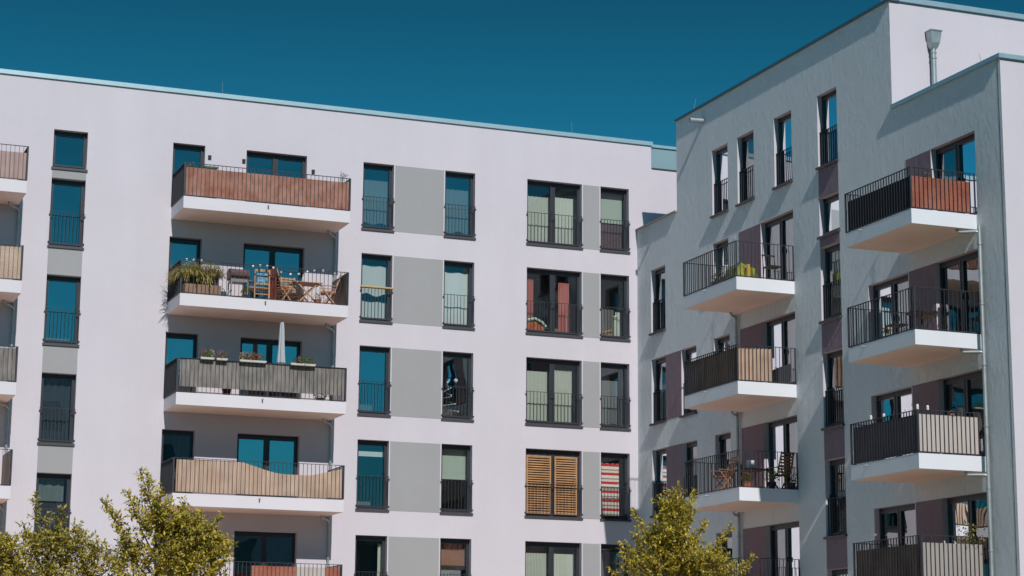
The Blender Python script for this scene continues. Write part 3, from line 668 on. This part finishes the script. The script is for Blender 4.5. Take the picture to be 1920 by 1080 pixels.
mb = MB(); mb.tube([(-14.33, -1.35, F1+.18), (-14.36, -1.35, F1+.27), (-14.26, -1.35, F1+.29), (-14.2, -1.35, F1+.2)], .01, 6); mb.build('handle', DB, wc)
gr = thing('grill', (-13.74, -1.0, F1), 'brown covered gas grill on legs in front of the white wall', 'grill')
BRN = mat('brown_grill_cover', (0.10, 0.055, 0.05), .6, var=.2, vscale=8); GRY = mat('grey_metal', (0.30, 0.28, 0.27), .4, .5)
mb = MB(); gx0, gx1 = -14.03, -13.45
P_ = [(-1.25, .66), (-1.28, .80), (-1.18, .96), (-1.0, 1.0), (-.82, .94), (-.78, .66)]; base = []
for sx in (gx0, gx1): base.append([Vector((sx, y_, F1+z_)) for y_, z_ in P_])
i0 = len(mb.v); mb.v += [tuple(v) for v in base[0]+base[1]]; n_ = len(P_); mb.f.append(tuple(i0+k for k in range(n_))); mb.f.append(tuple(i0+n_+k for k in range(n_))[::-1])
for k in range(n_): mb.f.append((i0+k, i0+(k+1) % n_, i0+n_+(k+1) % n_, i0+n_+k))
mb.build('lid', BRN, gr)
mb = MB(); mb.box(GX, gx0+.03, gx1-.03, -1.24, -.82, F1+.56, F1+.655); mb.build('body', GRY, gr)
mb = MB(); mb.box(GX, gx1, gx1+.22, -1.2, -.84, F1+.62, F1+.645); mb.build('side_table', GRY, gr)
for sx in (gx0+.04, gx1-.04):
    for sy in (-1.22, -.84): mb = MB(); mb.box(GX, sx-.018, sx+.018, sy-.018, sy+.018, F1, F1+.56); mb.build('leg', GRY, gr)
mb = MB(); mb.box(GX, gx0+.03, gx1-.03, -1.2, -.85, F1+.12, F1+.14); mb.build('shelf', GRY, gr)
pot(-13.62, -1.42, F1, .09, .12, DPOT, 'small spiky plant in a dark bowl in front of the grill', seed=8, fh=.2, fr=.16, n=60, size=.09)
# framed easel-like chair seen from the front
ec = thing('wooden_chair', (-13.08, -1.15, F1), 'light wooden chair with a colourful picture cushion between the grill and the deck chair', 'chair')
for sx in (-13.30, -12.86):
    mb = MB(); mb.box(GX, sx-.022, sx+.022, -1.38, -1.34, F1, F1+.98); mb.build('leg', WOOD, ec)
    mb = MB(); mb.box(GX, sx-.02-.18, sx+.02-.18, -.98, -.94, F1, F1+.45); mb.build('leg', WOOD, ec)
mb = MB(); mb.box(GX, -13.28, -12.88, -1.375, -1.345, F1+.90, F1+.98); mb.box(GX, -13.28, -12.88, -1.375, -1.345, F1+.50, F1+.55); mb.build('backrest', WOOD, ec)
mb = MB(); mb.box(GX, -13.48, -12.86, -1.335, -.94, F1+.40, F1+.43); mb.box(GX, -13.28, -12.88, -1.37, -1.35, F1+.20, F1+.23); mb.build('seat', WOOD, ec)
cu = mat('picture_cloth', (0.16, 0.30, 0.42), .8, var=.9, vscale=9)
mb = MB(); mb.box(GX, -13.24, -12.90, -1.335, -1.27, F1+.50, F1+.86); mb.build('cushion', cu, ec)
mb = MB(); mb.box(GX, -12.78, -12.58, -.8, -.5, F1, F1+.72); tag(mb.build('crate_stack', mat('blue_plastic', (0.03, 0.20, 0.30), .5, var=.5, vscale=5)), 'blue plastic box standing at the door behind the chairs', 'box')
REDC = mat('dark_red_cloth', (0.20, 0.05, 0.035), .9, var=.35, vscale=9, trans=.1)
PINKC = mat('dusty_pink_cushion', (0.38, 0.16, 0.16), .9, var=.3, vscale=14)
folding_chair((-12.35, -1.05, F1), R(-70), WOOD, 'deck chair with a dark red throw over its tall back, left of the table', cushion=REDC, throw=REDC)
folding_chair((-10.93, -1.15, F1), R(72), WOOD, 'folding chair with a dusty pink cushion, right of the table', cushion=PINKC)
folding_chair((-11.95, -.5, F1), R(180), WOOD, 'bare folding chair standing behind the table', group='folding wooden chairs on the balcony')
tb = thing('folding_table', (-11.65, -1.1, F1), 'slatted wooden folding table with crossed legs between the chairs', 'table')
mb = MB()
for i in range(9): mb.box(GX, -12.1, -11.2, -1.42+.075*i, -1.36+.075*i, F1+.68, F1+.70)
for sx in (-12.0, -11.3): mb.box(GX, sx-.02, sx+.02, -1.42, -.78, F1+.65, F1+.679)
mb.build('tabletop', WOOD, tb)
for sy in (-1.36, -.84):
    for a, b in ((-12.0, -11.35), (-11.3, -11.95)): mb = MB(); mb.beam((a, sy, F1), (b, sy+.02, F1+.65), .022, .045); mb.build('leg', WOOD, tb)
mb = MB(); mb.tube([(-11.75, -1.15, F1+.70), (-11.75, -1.15, F1+.86), (-11.75, -1.15, F1+.90), (-11.75, -1.15, F1+.97)], [.035, .035, .014, .014], 10); tag(mb.build('bottle', mat('clear_plastic', (.5, .6, .6), .2)), 'pale bottle standing on the folding table', 'bottle')
pot(-11.35, -1.45, F1, .11, .16, TPOT, 'low potted plant on the floor under the right side of the folding table', seed=12, fh=.2, fr=.17, n=110, size=.05)
# string of lights
sg = thing('string_lights', (-13.2, -1.5, zf(1)+1.05), 'string of round white bulbs hanging along the railing above the grill and table', 'string lights')
LP = [(-15.44, .66), (-15.23, .66), (-14.99, .66), (-14.4, .60), (-13.9, .58), (-13.42, .63), (-13.2, .66), (-12.98, .66), (-12.79, .63), (-12.55, .52), (-12.25, .47), (-11.99, .50), (-11.72, .59), (-11.51, .65), (-11.23, .66)]
mb = MB(); mb.tube([(x, -1.52, z+.05) for x, z in LP], .006, 5); mb.build('cable', BLACK, sg)
BULB = mat('white_bulb', (0.9, 0.92, 0.95), .3)
for i, (x, z) in enumerate(LP):
    if i in (3, 4): continue
    mb = MB(); mb.ball((x, -1.52, z), .038, 1, 10, 8); mb.build('bulb', BULB, sg, smooth=True)
# --- top balcony
F0 = zf(0)
gs = thing('shelf_unit', (-14.8, -1.2, F0), 'green topped shelf unit showing just above the terracotta screen', 'shelf')
mb = MB(); mb.box(GX, -15.0, -14.58, -1.5, -1.2, F0+.98, F0+1.03); mb.build('top', mat('green_paint', (0.02, 0.12, 0.06), .5), gs)
mb = MB()
for z_ in (.1, .4, .7): mb.box(GX, -14.98, -14.60, -1.48, -1.22, F0+z_, F0+z_+.02)
for sx in (-14.98, -14.62): mb.box(GX, sx, sx+.02, -1.48, -1.22, F0, F0+.98)
mb.build('rack', WOOD, gs)
planter('flower_box', -15.55, -15.25, -1.5, F0+.80, .14, TPOT, 'small flower pot with white and orange blooms at the left corner of the top balcony', 'flower box', [(FO, 0, .6), (FW, .2, 1)], seed=41, dep=.14, n=50, size=.045, tuftz=.07)
t = thing('climbing_plant', (-10.62, -1.55, F0), 'thin dark twining plant poking over the right corner of the top railing', 'plant'); r = random.Random(5)
mb = MB()
for k in range(4): mb.tube([(-10.62-.05*k, -1.5, F0+.9), (-10.64-.03*k, -1.52, F0+1.1), (-10.60-.08*k+.1, -1.55, F0+1.17+.03*k)], .008, 5)
mb.build('stem', BLACK, t); g = MB(); tuft(g, r, (-10.68, -1.53, F0+1.12), .16, .08, .09, 34, .045); g.build('foliage', leafmat('dark_leaves', [(.01, .015, .01), (.03, .04, .02)]), t)
# --- balcony with flower boxes
Z2 = zf(2)+.98
boxes = ((-14.98, -14.56, 'flower box with yellow green leaves and orange blooms, leftmost on the grey screened railing', [(FO, 0, .4), (FW, .6, 1)]), (-14.50, -14.16, 'short flower box with pink blooms, second from the left on the grey screened railing', [(FP, 0, 1)]),
         (-13.80, -12.98, 'long flower box full of orange red geraniums on the grey screened railing', [(FO, 0, .85), (FW, 0, .2)]), (-12.24, -11.46, 'flower box with yellow green herbs to the right of the closed parasol', [(FP, .25, .4)]))
for i, (a, b, lab, fl) in enumerate(boxes):
    planter('flower_box', a, b, -1.74, Z2+.03, .055, WPOT, lab, 'flower box', fl, seed=50+i, dep=.16, n=int(520*(b-a)), size=.06, group='flower boxes hung on the railing', tuftz=.13)
pr = thing('parasol', (-12.42, -1.35, zf(2)), 'closed pale grey parasol rising above the grey screened railing', 'parasol')
mb = MB(); mb.tube([(-12.42, -1.35, zf(2)+.05), (-12.42, -1.35, zf(2)+2.42)], .02, 8); mb.build('pole', GRY, pr)
mb = MB(); mb.tube([(-12.42, -1.35, zf(2)), (-12.42, -1.35, zf(2)+.07)], .22, 16); mb.build('base', DPOT, pr)
mb = MB(); N = 16; lv = [(2.40, .05), (2.1, .075), (1.7, .09), (1.35, .11), (1.12, .13), (1.08, .08), (1.0, .11)]
for z_, r_ in lv:
    for j in range(N): a_ = 2*math.pi*j/N; q_ = r_*(1 if j % 2 else .68); mb.v.append((-12.42+q_*math.cos(a_), -1.35+q_*math.sin(a_), zf(2)+z_))
for k in range(len(lv)-1):
    for j in range(N): mb.f.append((k*N+j, k*N+(j+1) % N, (k+1)*N+(j+1) % N, (k+1)*N+j))
mb.f.append(tuple(range(N))); mb.build('canopy', mat('pale_canvas', (0.50, 0.52, 0.56), .9, trans=.15), pr)
pot(-14.0, -1.1, zf(2), .14, .25, DPOT, 'dark pot standing on the floor behind the grey fabric screen, left half', seed=14, fh=.3)
pot(-11.2, -1.45, zf(2), .14, .10, DPOT, 'leafy pot showing in the gap under the right end of the grey screen', seed=15, fh=.18, fr=.25)
# --- inner wing balconies
tent = thing('play_tent', (-1.35, -10.1, zb(0)), 'small green and yellow pop-up play tent behind the railing of the top inner wing balcony', 'tent')
YG = mat('yellow_green_fabric', (0.30, 0.32, 0.04), .8, var=.5, vscale=5, trans=.3); DG = mat('dark_green_piping', (0.01, 0.10, 0.05), .6)
mb = MB(); base = zb(0); c0 = [(-1.75, -10.3), (-1.05, -10.35), (-1.05, -9.6), (-1.75, -9.6)]; apex = (-1.4, -9.95, base+.56)
for i in range(4):
    a, b = c0[i], c0[(i+1) % 4]; m1 = ((a[0]*.85+apex[0]*.15), (a[1]*.85+apex[1]*.15), base+.33); m2 = ((b[0]*.85+apex[0]*.15), (b[1]*.85+apex[1]*.15), base+.33)
    mb.quad((*a, base), (*b, base), m2, m1); mb.tri(m1, m2, apex)
mb.build('fabric', YG, tent); mb = MB()
for a in c0: mb.tube([(*a, base), (a[0]*.85+apex[0]*.15, a[1]*.85+apex[1]*.15, base+.33), apex], .015, 6)
mb.build('pole', DG, tent)
mb = MB(); mb.box(GX, -1.43, -1.33, -10.40, -10.36, base, base+.42); mb.build('door_flap', mat('orange_flap', (.6, .35, .08), .8), tent)
pot(-1.5, -9.1, zb(0), .12, .16, TPOT, 'bushy green plant on the floor left of the play tent', seed=21, fh=.42, fr=.22)
pot(-1.55, -8.75, zb(0), .10, .14, TPOT, 'second green plant farther from the play tent, with slender leaves', seed=22, fh=.34, fr=.16)
def stool(x, y, z, label, M=BLACK, h=.62):
    t = thing('metal_chair', (x, y, z), label, 'chair', 'dark metal chairs on the wing balconies')
    for sx in (-.2, .2):
        for sy in (-.2, .2): mb = MB(); mb.beam((x+sx, y+sy, z), (x+sx*.9, y+sy*.9, z+.45), .02); mb.build('leg', M, t)
    mb = MB(); mb.box(GX, x-.21, x+.21, y-.21, y+.21, z+.45, z+.475); mb.build('seat', M, t)
    mb = MB()
    for sx in (-.19, 0, .19): mb.beam((x+sx, y+.19, z+.47), (x+sx, y+.24, z+.85), .018)
    mb.box(GX, x-.21, x+.21, y+.225, y+.255, z+.82, z+.86); mb.build('backrest', M, t); return t
stool(-.45, -10.1, zb(0), 'black metal chair by the door on the top inner wing balcony')
bx_ = MB(); bx_.hexa([(-.5, -10.4, zb(1)), (-.1, -10.4, zb(1)), (-.1, -10.0, zb(1)), (-.5, -10.0, zb(1)), (-.48, -10.4, zb(1)+.45), (-.08, -10.4, zb(1)+.62), (-.08, -10.0, zb(1)+.62), (-.48, -10.0, zb(1)+.45)])
tag(bx_.build('storage_bin', DPOT), 'dark storage bin beside the reed bundles on the middle inner wing balcony', 'bin')
pot(-1.45, -10.25, zb(2), .13, .18, TPOT, 'pot of bright red geraniums at the corner of the lowest inner wing balcony', fl=FR, seed=25, fh=.26, fr=.17, n=200, size=.06)
tb = thing('balcony_table', (-1.0, -9.6, zb(2)), 'dark table behind the red geraniums on the lowest inner wing balcony', 'table')
mb = MB(); mb.box(GX, -1.35, -.6, -10.0, -9.2, zb(2)+.58, zb(2)+.61); mb.build('tabletop', BLACK, tb)
for sx in (-1.3, -.65):
    for sy in (-9.95, -9.25): mb = MB(); mb.beam((sx, sy, zb(2)), (sx, sy, zb(2)+.58), .03); mb.build('leg', BLACK, tb)
for i, (x, y, rz, lab) in enumerate(((-1.5, -8.9, 90, 'slatted orange wood chair behind the long railing, lowest inner wing balcony'), (-.35, -10.1, 10, 'slatted orange wood chair beside the door of the lowest inner wing balcony'))):
    folding_chair((x, y, zb(2)), R(rz), mat('orange_wood', (.42, .17, .06), .6), lab, group='orange wooden chairs on the wing')
for i, (x, y) in enumerate(((-.75, -10.4), (-.15, -10.42))): pot(x, y, zb(2), .13, .2, DPOT, ['dark leafy pot right of the red geraniums', 'dark leafy pot nearest the wall, right of the geraniums'][i], seed=60+i, fh=.3, fr=.22, n=140)
mb = MB(); mb.box(GX, -1.2, -1.02, -9.9, -9.75, zb(2)+.61, zb(2)+.84); tag(mb.build('paper_box', mat('pale_paper', (.6, .62, .66), .8)), 'pale paper box standing on the dark table of the lowest inner balcony', 'box')
# --- outer wing balconies
pot(-1.25, -19.42, zb(0)+.74, .06, .08, WPOT, 'small pot with pale yellow blooms peeking over the orange woven screen', fl=FW, seed=30, fh=.14, fr=.10, n=60, size=.05)
pot(-1.5, -18.4, zb(0)+.62, .07, .12, TPOT, 'terracotta pot with a dry plant behind the black mesh of the top outer balcony', seed=31, fh=.2, fr=.12, n=50)
stool(-1.1, -18.9, zb(1), 'black metal chair near the outer corner of the second outer wing balcony')
stool(-1.1, -17.6, zb(1), 'black metal chair in the middle of the second outer wing balcony')
tb = thing('garden_table', (-.75, -18.2, zb(1)), 'round dark garden table between the metal chairs', 'table')
mb = MB(); mb.tube([(-.75, -18.2, zb(1)+.68), (-.75, -18.2, zb(1)+.70)], .38, 20); mb.build('tabletop', BLACK, tb)
mb = MB(); mb.tube([(-.75, -18.2, zb(1)), (-.75, -18.2, zb(1)+.68)], .03, 8); mb.build('leg', BLACK, tb)
for i, (x, y, h) in enumerate(((-1.78, -19.5, .13), (-1.5, -19.5, .12), (-1.78, -17.4, .12), (-1.78, -19.0, .09), (-1.78, -18.0, .09))):
    t = thing('lantern', (x, y, zb(2)+1.03), ['tallest white lantern right on the corner post above the cream screen', 'white lantern above the cream screen just right of the corner post', 'white lantern standing out alone against the wall above the plum fabric', 'white lantern just left of the corner post above the plum fabric', 'white lantern midway along the rail above the plum fabric'][i], 'lantern', 'white lanterns on the railing')
    z_ = zb(2)+1.036; mb = MB(); mb.tube([(x, y, z_), (x, y, z_+h*.7)], .032, 10); mb.build('glass', WPOT, t); mb = MB(); mb.tube([(x, y, z_+h*.7), (x, y, z_+h)], [.036, .02], 10); mb.build('cap', WPOT, t)
mb = MB(); mb.ball((-.85, -19.48, zb(2)+.98), .10, .8, 9, 6, .15); tag(mb.build('wicker_ball', TEAK), 'rough brown wicker ball on the rail of the third outer wing balcony', 'ornament')
for i, (x, z_) in enumerate(((-.5, .86), (-.25, .78))): pot(x, -19.35, zb(3)+.35, .12, .22, TPOT, ['bushy yellow green plant over the taupe screen by the downpipe', 'second bushy plant nearest the downpipe over the taupe screen'][i], seed=70+i, foliage=LY if i else LG, fh=.8, fr=.3, n=200, size=.08)

# ============================================================ THINGS IN THE WINDOWS
def wget(s0, z0): return WIN.get((round(s0, 2), round(z0, 2)))
w3 = wget(Aw[3][0], ZB-3*H)
LW = mat('louvre_wood', (0.42, 0.23, 0.11), .6, var=.2, vscale=4)
for a, b in ((Aw[3][0]+.06, -3.03), (-2.91, Aw[3][1]-.12)):
    mb = MB(); z0_, z1_ = ZB-3*H+.07, ZT-3*H-.20
    mb.box(FA, a, a+.05, -.12, -.09, z0_, z1_); mb.box(FA, b-.05, b, -.12, -.09, z0_, z1_); mb.box(FA, a+.05, b-.05, -.12, -.09, z1_-.05, z1_); mb.box(FA, a+.05, b-.05, -.12, -.09, z0_, z0_+.05)
    k = 24
    for i in range(k):
        z_ = z0_+.06+(z1_-z0_-.12)*i/(k-1); mb.hexa([FA(a+.05, -.085, z_-.02), FA(b-.05, -.085, z_-.02), FA(b-.05, -.125, z_+.02), FA(a+.05, -.125, z_+.02), FA(a+.05, -.08, z_-.014), FA(b-.05, -.08, z_-.014), FA(b-.05, -.12, z_+.026), FA(a+.05, -.12, z_+.026)])
    o = mb.build('shutter', LW, w3); o['label'] = 'slatted light wood louvre shutter'
mb = MB(); mb.tube([FA(Aw[1][0]-.02, .045, ZB-H+1.06), FA(Aw[1][1]+.02, .045, ZB-H+1.06)], .035, 10); tag(mb.build('bamboo_pole', mat('bamboo', (.50, .33, .14), .5)), 'bamboo pole tied along the railing of a window with white sheets', 'pole')
xt = thing('christmas_tree', (-6.45, .55, ZB-2*H), 'leaning dark little tree wound with white lights behind a window', 'tree'); r = random.Random(4)
g = MB(); [tuft(g, r, (-6.5+.05*math.sin(i), .55, ZB-2*H+.25+.1*i), .30-.022*i, .2, .07, 60, .08) for i in range(10)]; g.build('foliage', leafmat('needles', [(.008, .02, .01), (.02, .05, .02)]), xt)
mb = MB(); mb.tube([(-6.45, .55, ZB-2*H+.02), (-6.45, .55, ZB-2*H+1.3)], .02, 6); mb.build('trunk', TEAK, xt)
pts = [(-6.45+(.36-.025*i)*math.cos(i*1.9), .45+.1*math.sin(i*1.9), ZB-2*H+.3+.075*i) for i in range(14)]
mb = MB(); mb.tube(pts, .012, 5); [mb.ball(p, .028, 1, 6, 4) for p in pts]; mb.build('light_chain', BULB, xt)
mb = MB(); mb.ball((-6.2, .4, ZB-2*H+1.28), .07, 1, 8, 6); mb.build('topper', BULB, xt)
cf = thing('scratching_post', (-.72, .5, ZB-H), 'cream cat tree post behind the narrow window beside the corner', 'cat tree')
mb = MB(); mb.tube([(-.62, .42, ZB-H+.02), (-.62, .42, ZB-H+.78)], .07, 12); mb.ball((-.62, .42, ZB-H+.80), .10, .5, 10, 6); mb.build('post', CURT['cream'], cf)
mb = MB(); mb.beam((-1.1, .4, ZB-H+.25), (-.75, .42, ZB-H+.36), .05); mb.beam((-1.1, .45, ZB-H+.12), (-.75, .42, ZB-H+.2), .05); mb.beam((-1.0, .45, ZB-H+.1), (-1.05, .42, ZB-H+.5), .05); mb.build('branch', WOOD, cf)
bl = MB(); N = 10
for i in range(N+1):
    u = i/N; x = -3.85+.72*u; top_ = ZB-H+.42+.12*math.sin(u*3.0)-.22*u
    for z_ in (ZB-H+.12, (ZB-H+.12+top_)/2, top_): bl.v.append((x, .38+.03*math.sin(i*2), z_))
for i in range(N):
    for j in range(2): a = i*3+j; bl.f.append((a, a+3, a+4, a+1))
tag(bl.build('blanket', mat('orange_blanket', (.50, .14, .07), .9, var=.3, vscale=10)), 'orange blanket with a pale green edge heaped behind the window with pink curtains', 'blanket')
mb = MB(); mb.tube([(-3.85, .36, ZB-H+.45), (-3.5, .36, ZB-H+.53), (-3.25, .36, ZB-H+.42), (-3.12, .36, ZB-H+.28)], .05, 8); tag(mb.build('rolled_towel', mat('pale_green_towel', (.50, .68, .55), .9, var=.2, vscale=12)), 'pale green towel rolled along the top of the orange blanket', 'towel')

# ============================================================ TREES
BARK = mat('bark', (0.12, 0.10, 0.075), .9, var=.25, vscale=10)
LT = leafmat('yellow_green_foliage', [(0.13, 0.13, 0.015), (0.34, 0.29, 0.03), (0.58, 0.47, 0.05), (0.80, 0.57, 0.09), (0.22, 0.22, 0.025)])
LT2 = leafmat('olive_foliage', [(0.11, 0.12, 0.015), (0.28, 0.25, 0.03), (0.50, 0.41, 0.06), (0.70, 0.49, 0.10), (0.19, 0.19, 0.025)])
def tree(label, x, y, tips, blobs, seed, M=LT, leafL=.10, dens=1.0, name='leafy_tree', top=None):
    r = random.Random(seed); t = thing(name, (x, y, GZ), label, 'tree', 'young trees in front of the building')
    zt_ = max(q[1] for q in tips)-.35; w_ = MB()
    trunk = [Vector((x+.06*math.sin(k*1.7+seed), y+.05*math.cos(k*2.1), GZ+(zt_-GZ)*k/9)) for k in range(10)]
    w_.tube(trunk, [.085-.0082*k for k in range(10)], 8); w_.build('trunk', BARK, t)
    br = MB(); lf = MB()
    def spray(p0, p1, rad, n):
        """one twig with leaves in two ranks that turn about it"""
        d = p1-p0; br.tube([p0, p0+d*.5+Vector((0, 0, .02)), p1], [rad, rad*.7, rad*.3], 4, caps=False)
        for k in range(n):
            u = .15+.85*k/max(1, n-1); p = p0+d*u; v = (d.normalized()*r.uniform(.2, .9)+rv3(r)*.9); v.z -= .15
            leaf(lf, p+rv3(r)*.02, v, Vector((r.uniform(-.5, .5), r.uniform(-.9, .2), 1)), leafL*r.uniform(.65, 1.25), leafL*.52)
    for tx, tz in tips:
        dy = r.uniform(-.7, .7); tip = Vector((tx, y+dy, tz)); z0_ = max(GZ+2.2, min(tz-.8-abs(tx-x)*.7, zt_-.1)); st = Vector((x, y, z0_)); L_ = (tip-st).length
        mid = st.lerp(tip, .5)+Vector((0, 0, -.10*L_+.05)); pts_ = [st, st.lerp(mid, .6), mid, mid.lerp(tip, .55)+Vector((0, 0, .02)), tip]
        br.tube(pts_, [.022, .017, .012, .007, .003], 5, caps=False)
        n = int(L_*20*dens)
        for k in range(n):
            u = .30+.70*(k/n); i = min(3, int(u*4)); p = pts_[i].lerp(pts_[i+1], u*4-i); q = rv3(r); q.z = abs(q.z)*.7-.1; dirn = (tip-st).normalized()
            ln = r.uniform(.14, .42)*(1.12-.75*u); spray(p, p+(q+dirn*.5).normalized()*ln, .005, int(4+ln*28))
    for cx, cz, rx, rz, cnt in blobs:
        for _ in range(int(cnt*dens*1.6)):
            v = rv3(r)*r.uniform(.15, 1)**.6; c = Vector((cx+v.x*rx, y+v.y*min(rx, 1.0), cz+v.z*rz)); q = rv3(r); q.z = abs(q.z)*.6
            out = (c-Vector((x, y, cz-1))).normalized(); spray(c, c+(q+out*.6).normalized()*r.uniform(.15, .38), .005, r.randint(6, 12))
    br.build('branch', BARK, t); lf.build('crown', M, t); return t
tree('young yellow green tree with a tall leading shoot in front of the lower left balconies', -19.45, -18,
     [(-19.87, -7.41), (-19.6, -7.5), (-20.21, -7.91), (-20.59, -8.03), (-19.54, -7.9), (-19.19, -8.03), (-18.79, -7.96), (-18.09, -8.31), (-18.25, -8.67), (-18.01, -9.06), (-19.5, -8.3), (-20.5, -8.31), (-18.82, -8.5), (-18.3, -9.5)],
     [(-19.6, -8.45, .5, .35, 50), (-18.85, -8.85, .5, .42, 110), (-19.7, -9.25, .8, .4, 90), (-18.7, -9.6, .7, .5, 110), (-19.6, -9.9, 1.3, .7, 200), (-18.3, -9.1, .4, .4, 90), (-18.8, -8.6, .4, .3, 60)], 11)
tree('loose olive green tree in front of the narrow window column at the lower left', -21.7, -18.2,
     [(-21.95, -7.98), (-21.39, -8.56), (-21.5, -8.3), (-21.06, -8.66), (-20.82, -8.98), (-22.2, -8.59), (-20.48, -9.0), (-22.57, -8.82)],
     [(-21.2, -9.0, .35, .25, 26), (-21.9, -9.2, .5, .35, 40), (-21.0, -9.45, .8, .35, 75), (-21.6, -9.9, 1.2, .6, 190), (-21.5, -9.15, .9, .3, 90)], 23, LT2, dens=.72)
tree('yellow green tree at the very left edge below the balconies', -23.5, -18.4,
     [(-22.95, -7.15), (-23.2, -7.3), (-23.0, -8.6), (-22.57, -8.95), (-23.4, -8.3)],
     [(-22.8, -9.35, .6, .4, 100), (-22.6, -9.9, .9, .6, 140)], 37, LT)
tree('dense yellow green tree in front of the corner where the two blocks meet', -7.05, -17,
     [(-6.94, -7.14), (-6.75, -7.2), (-7.3, -7.54), (-7.64, -7.8), (-7.99, -7.69), (-8.54, -8.51), (-8.67, -9.13), (-6.13, -7.17), (-5.9, -7.85), (-5.5, -7.95), (-6.46, -7.69), (-5.2, -8.72), (-6.19, -8.44), (-5.55, -8.5), (-7.9, -8.2), (-7.2, -7.4)],
     [(-6.95, -7.85, .42, .42, 85), (-7.15, -8.4, .62, .5, 190), (-6.7, -8.9, .9, .45, 190), (-7.6, -9.0, .7, .45, 110), (-6.1, -9.05, .7, .35, 90), (-6.9, -9.9, 1.4, .7, 190)], 47, LT)

# ============================================================ BUILDINGS ACROSS THE SQUARE (mirrored in the lower panes)
OPP = plaster('slate_render', (0.38, 0.40, 0.44), .3)
def opposite(x0, x1, y0, zt, label, cols):
    t = thing('apartment_building', ((x0+x1)/2, y0, GZ), label, 'building', 'buildings across the square')
    mb = MB(); mb.box(GX, x0, x1, y0-12, y0, GZ, zt); mb.build('wall', OPP, t)
    mb = MB(); mb.box(GX, x0-.2, x1+.2, y0-12.2, y0+.2, zt, zt+.15); mb.build('roof', SILLM, t)
    rows_ = int((zt-GZ-1.5)/2.95); w_ = (x1-x0)/cols
    for i in range(cols):
        for j in range(rows_):
            a = x0+w_*(i+.3); z = GZ+1.2+2.95*j; f = MB(); f.box(GX, a, a+w_*.4, y0, y0+.05, z, z+1.9); fo = f.build('window', FRAME, t)
            g = MB(); g.box(GX, a+.08, a+w_*.4-.08, y0+.05, y0+.055, z+.08, z+1.82); g.build('pane', mat('far_pane', (.03, .04, .05), .1), fo)
opposite(-34, 2.6, -76, 9.0, 'tall slate grey block across the square, mirrored in the lower left panes', 9)
opposite(4.5, 44, -76, 0.0, 'low slate grey block across the square, mirrored in the lowest centre panes', 9)
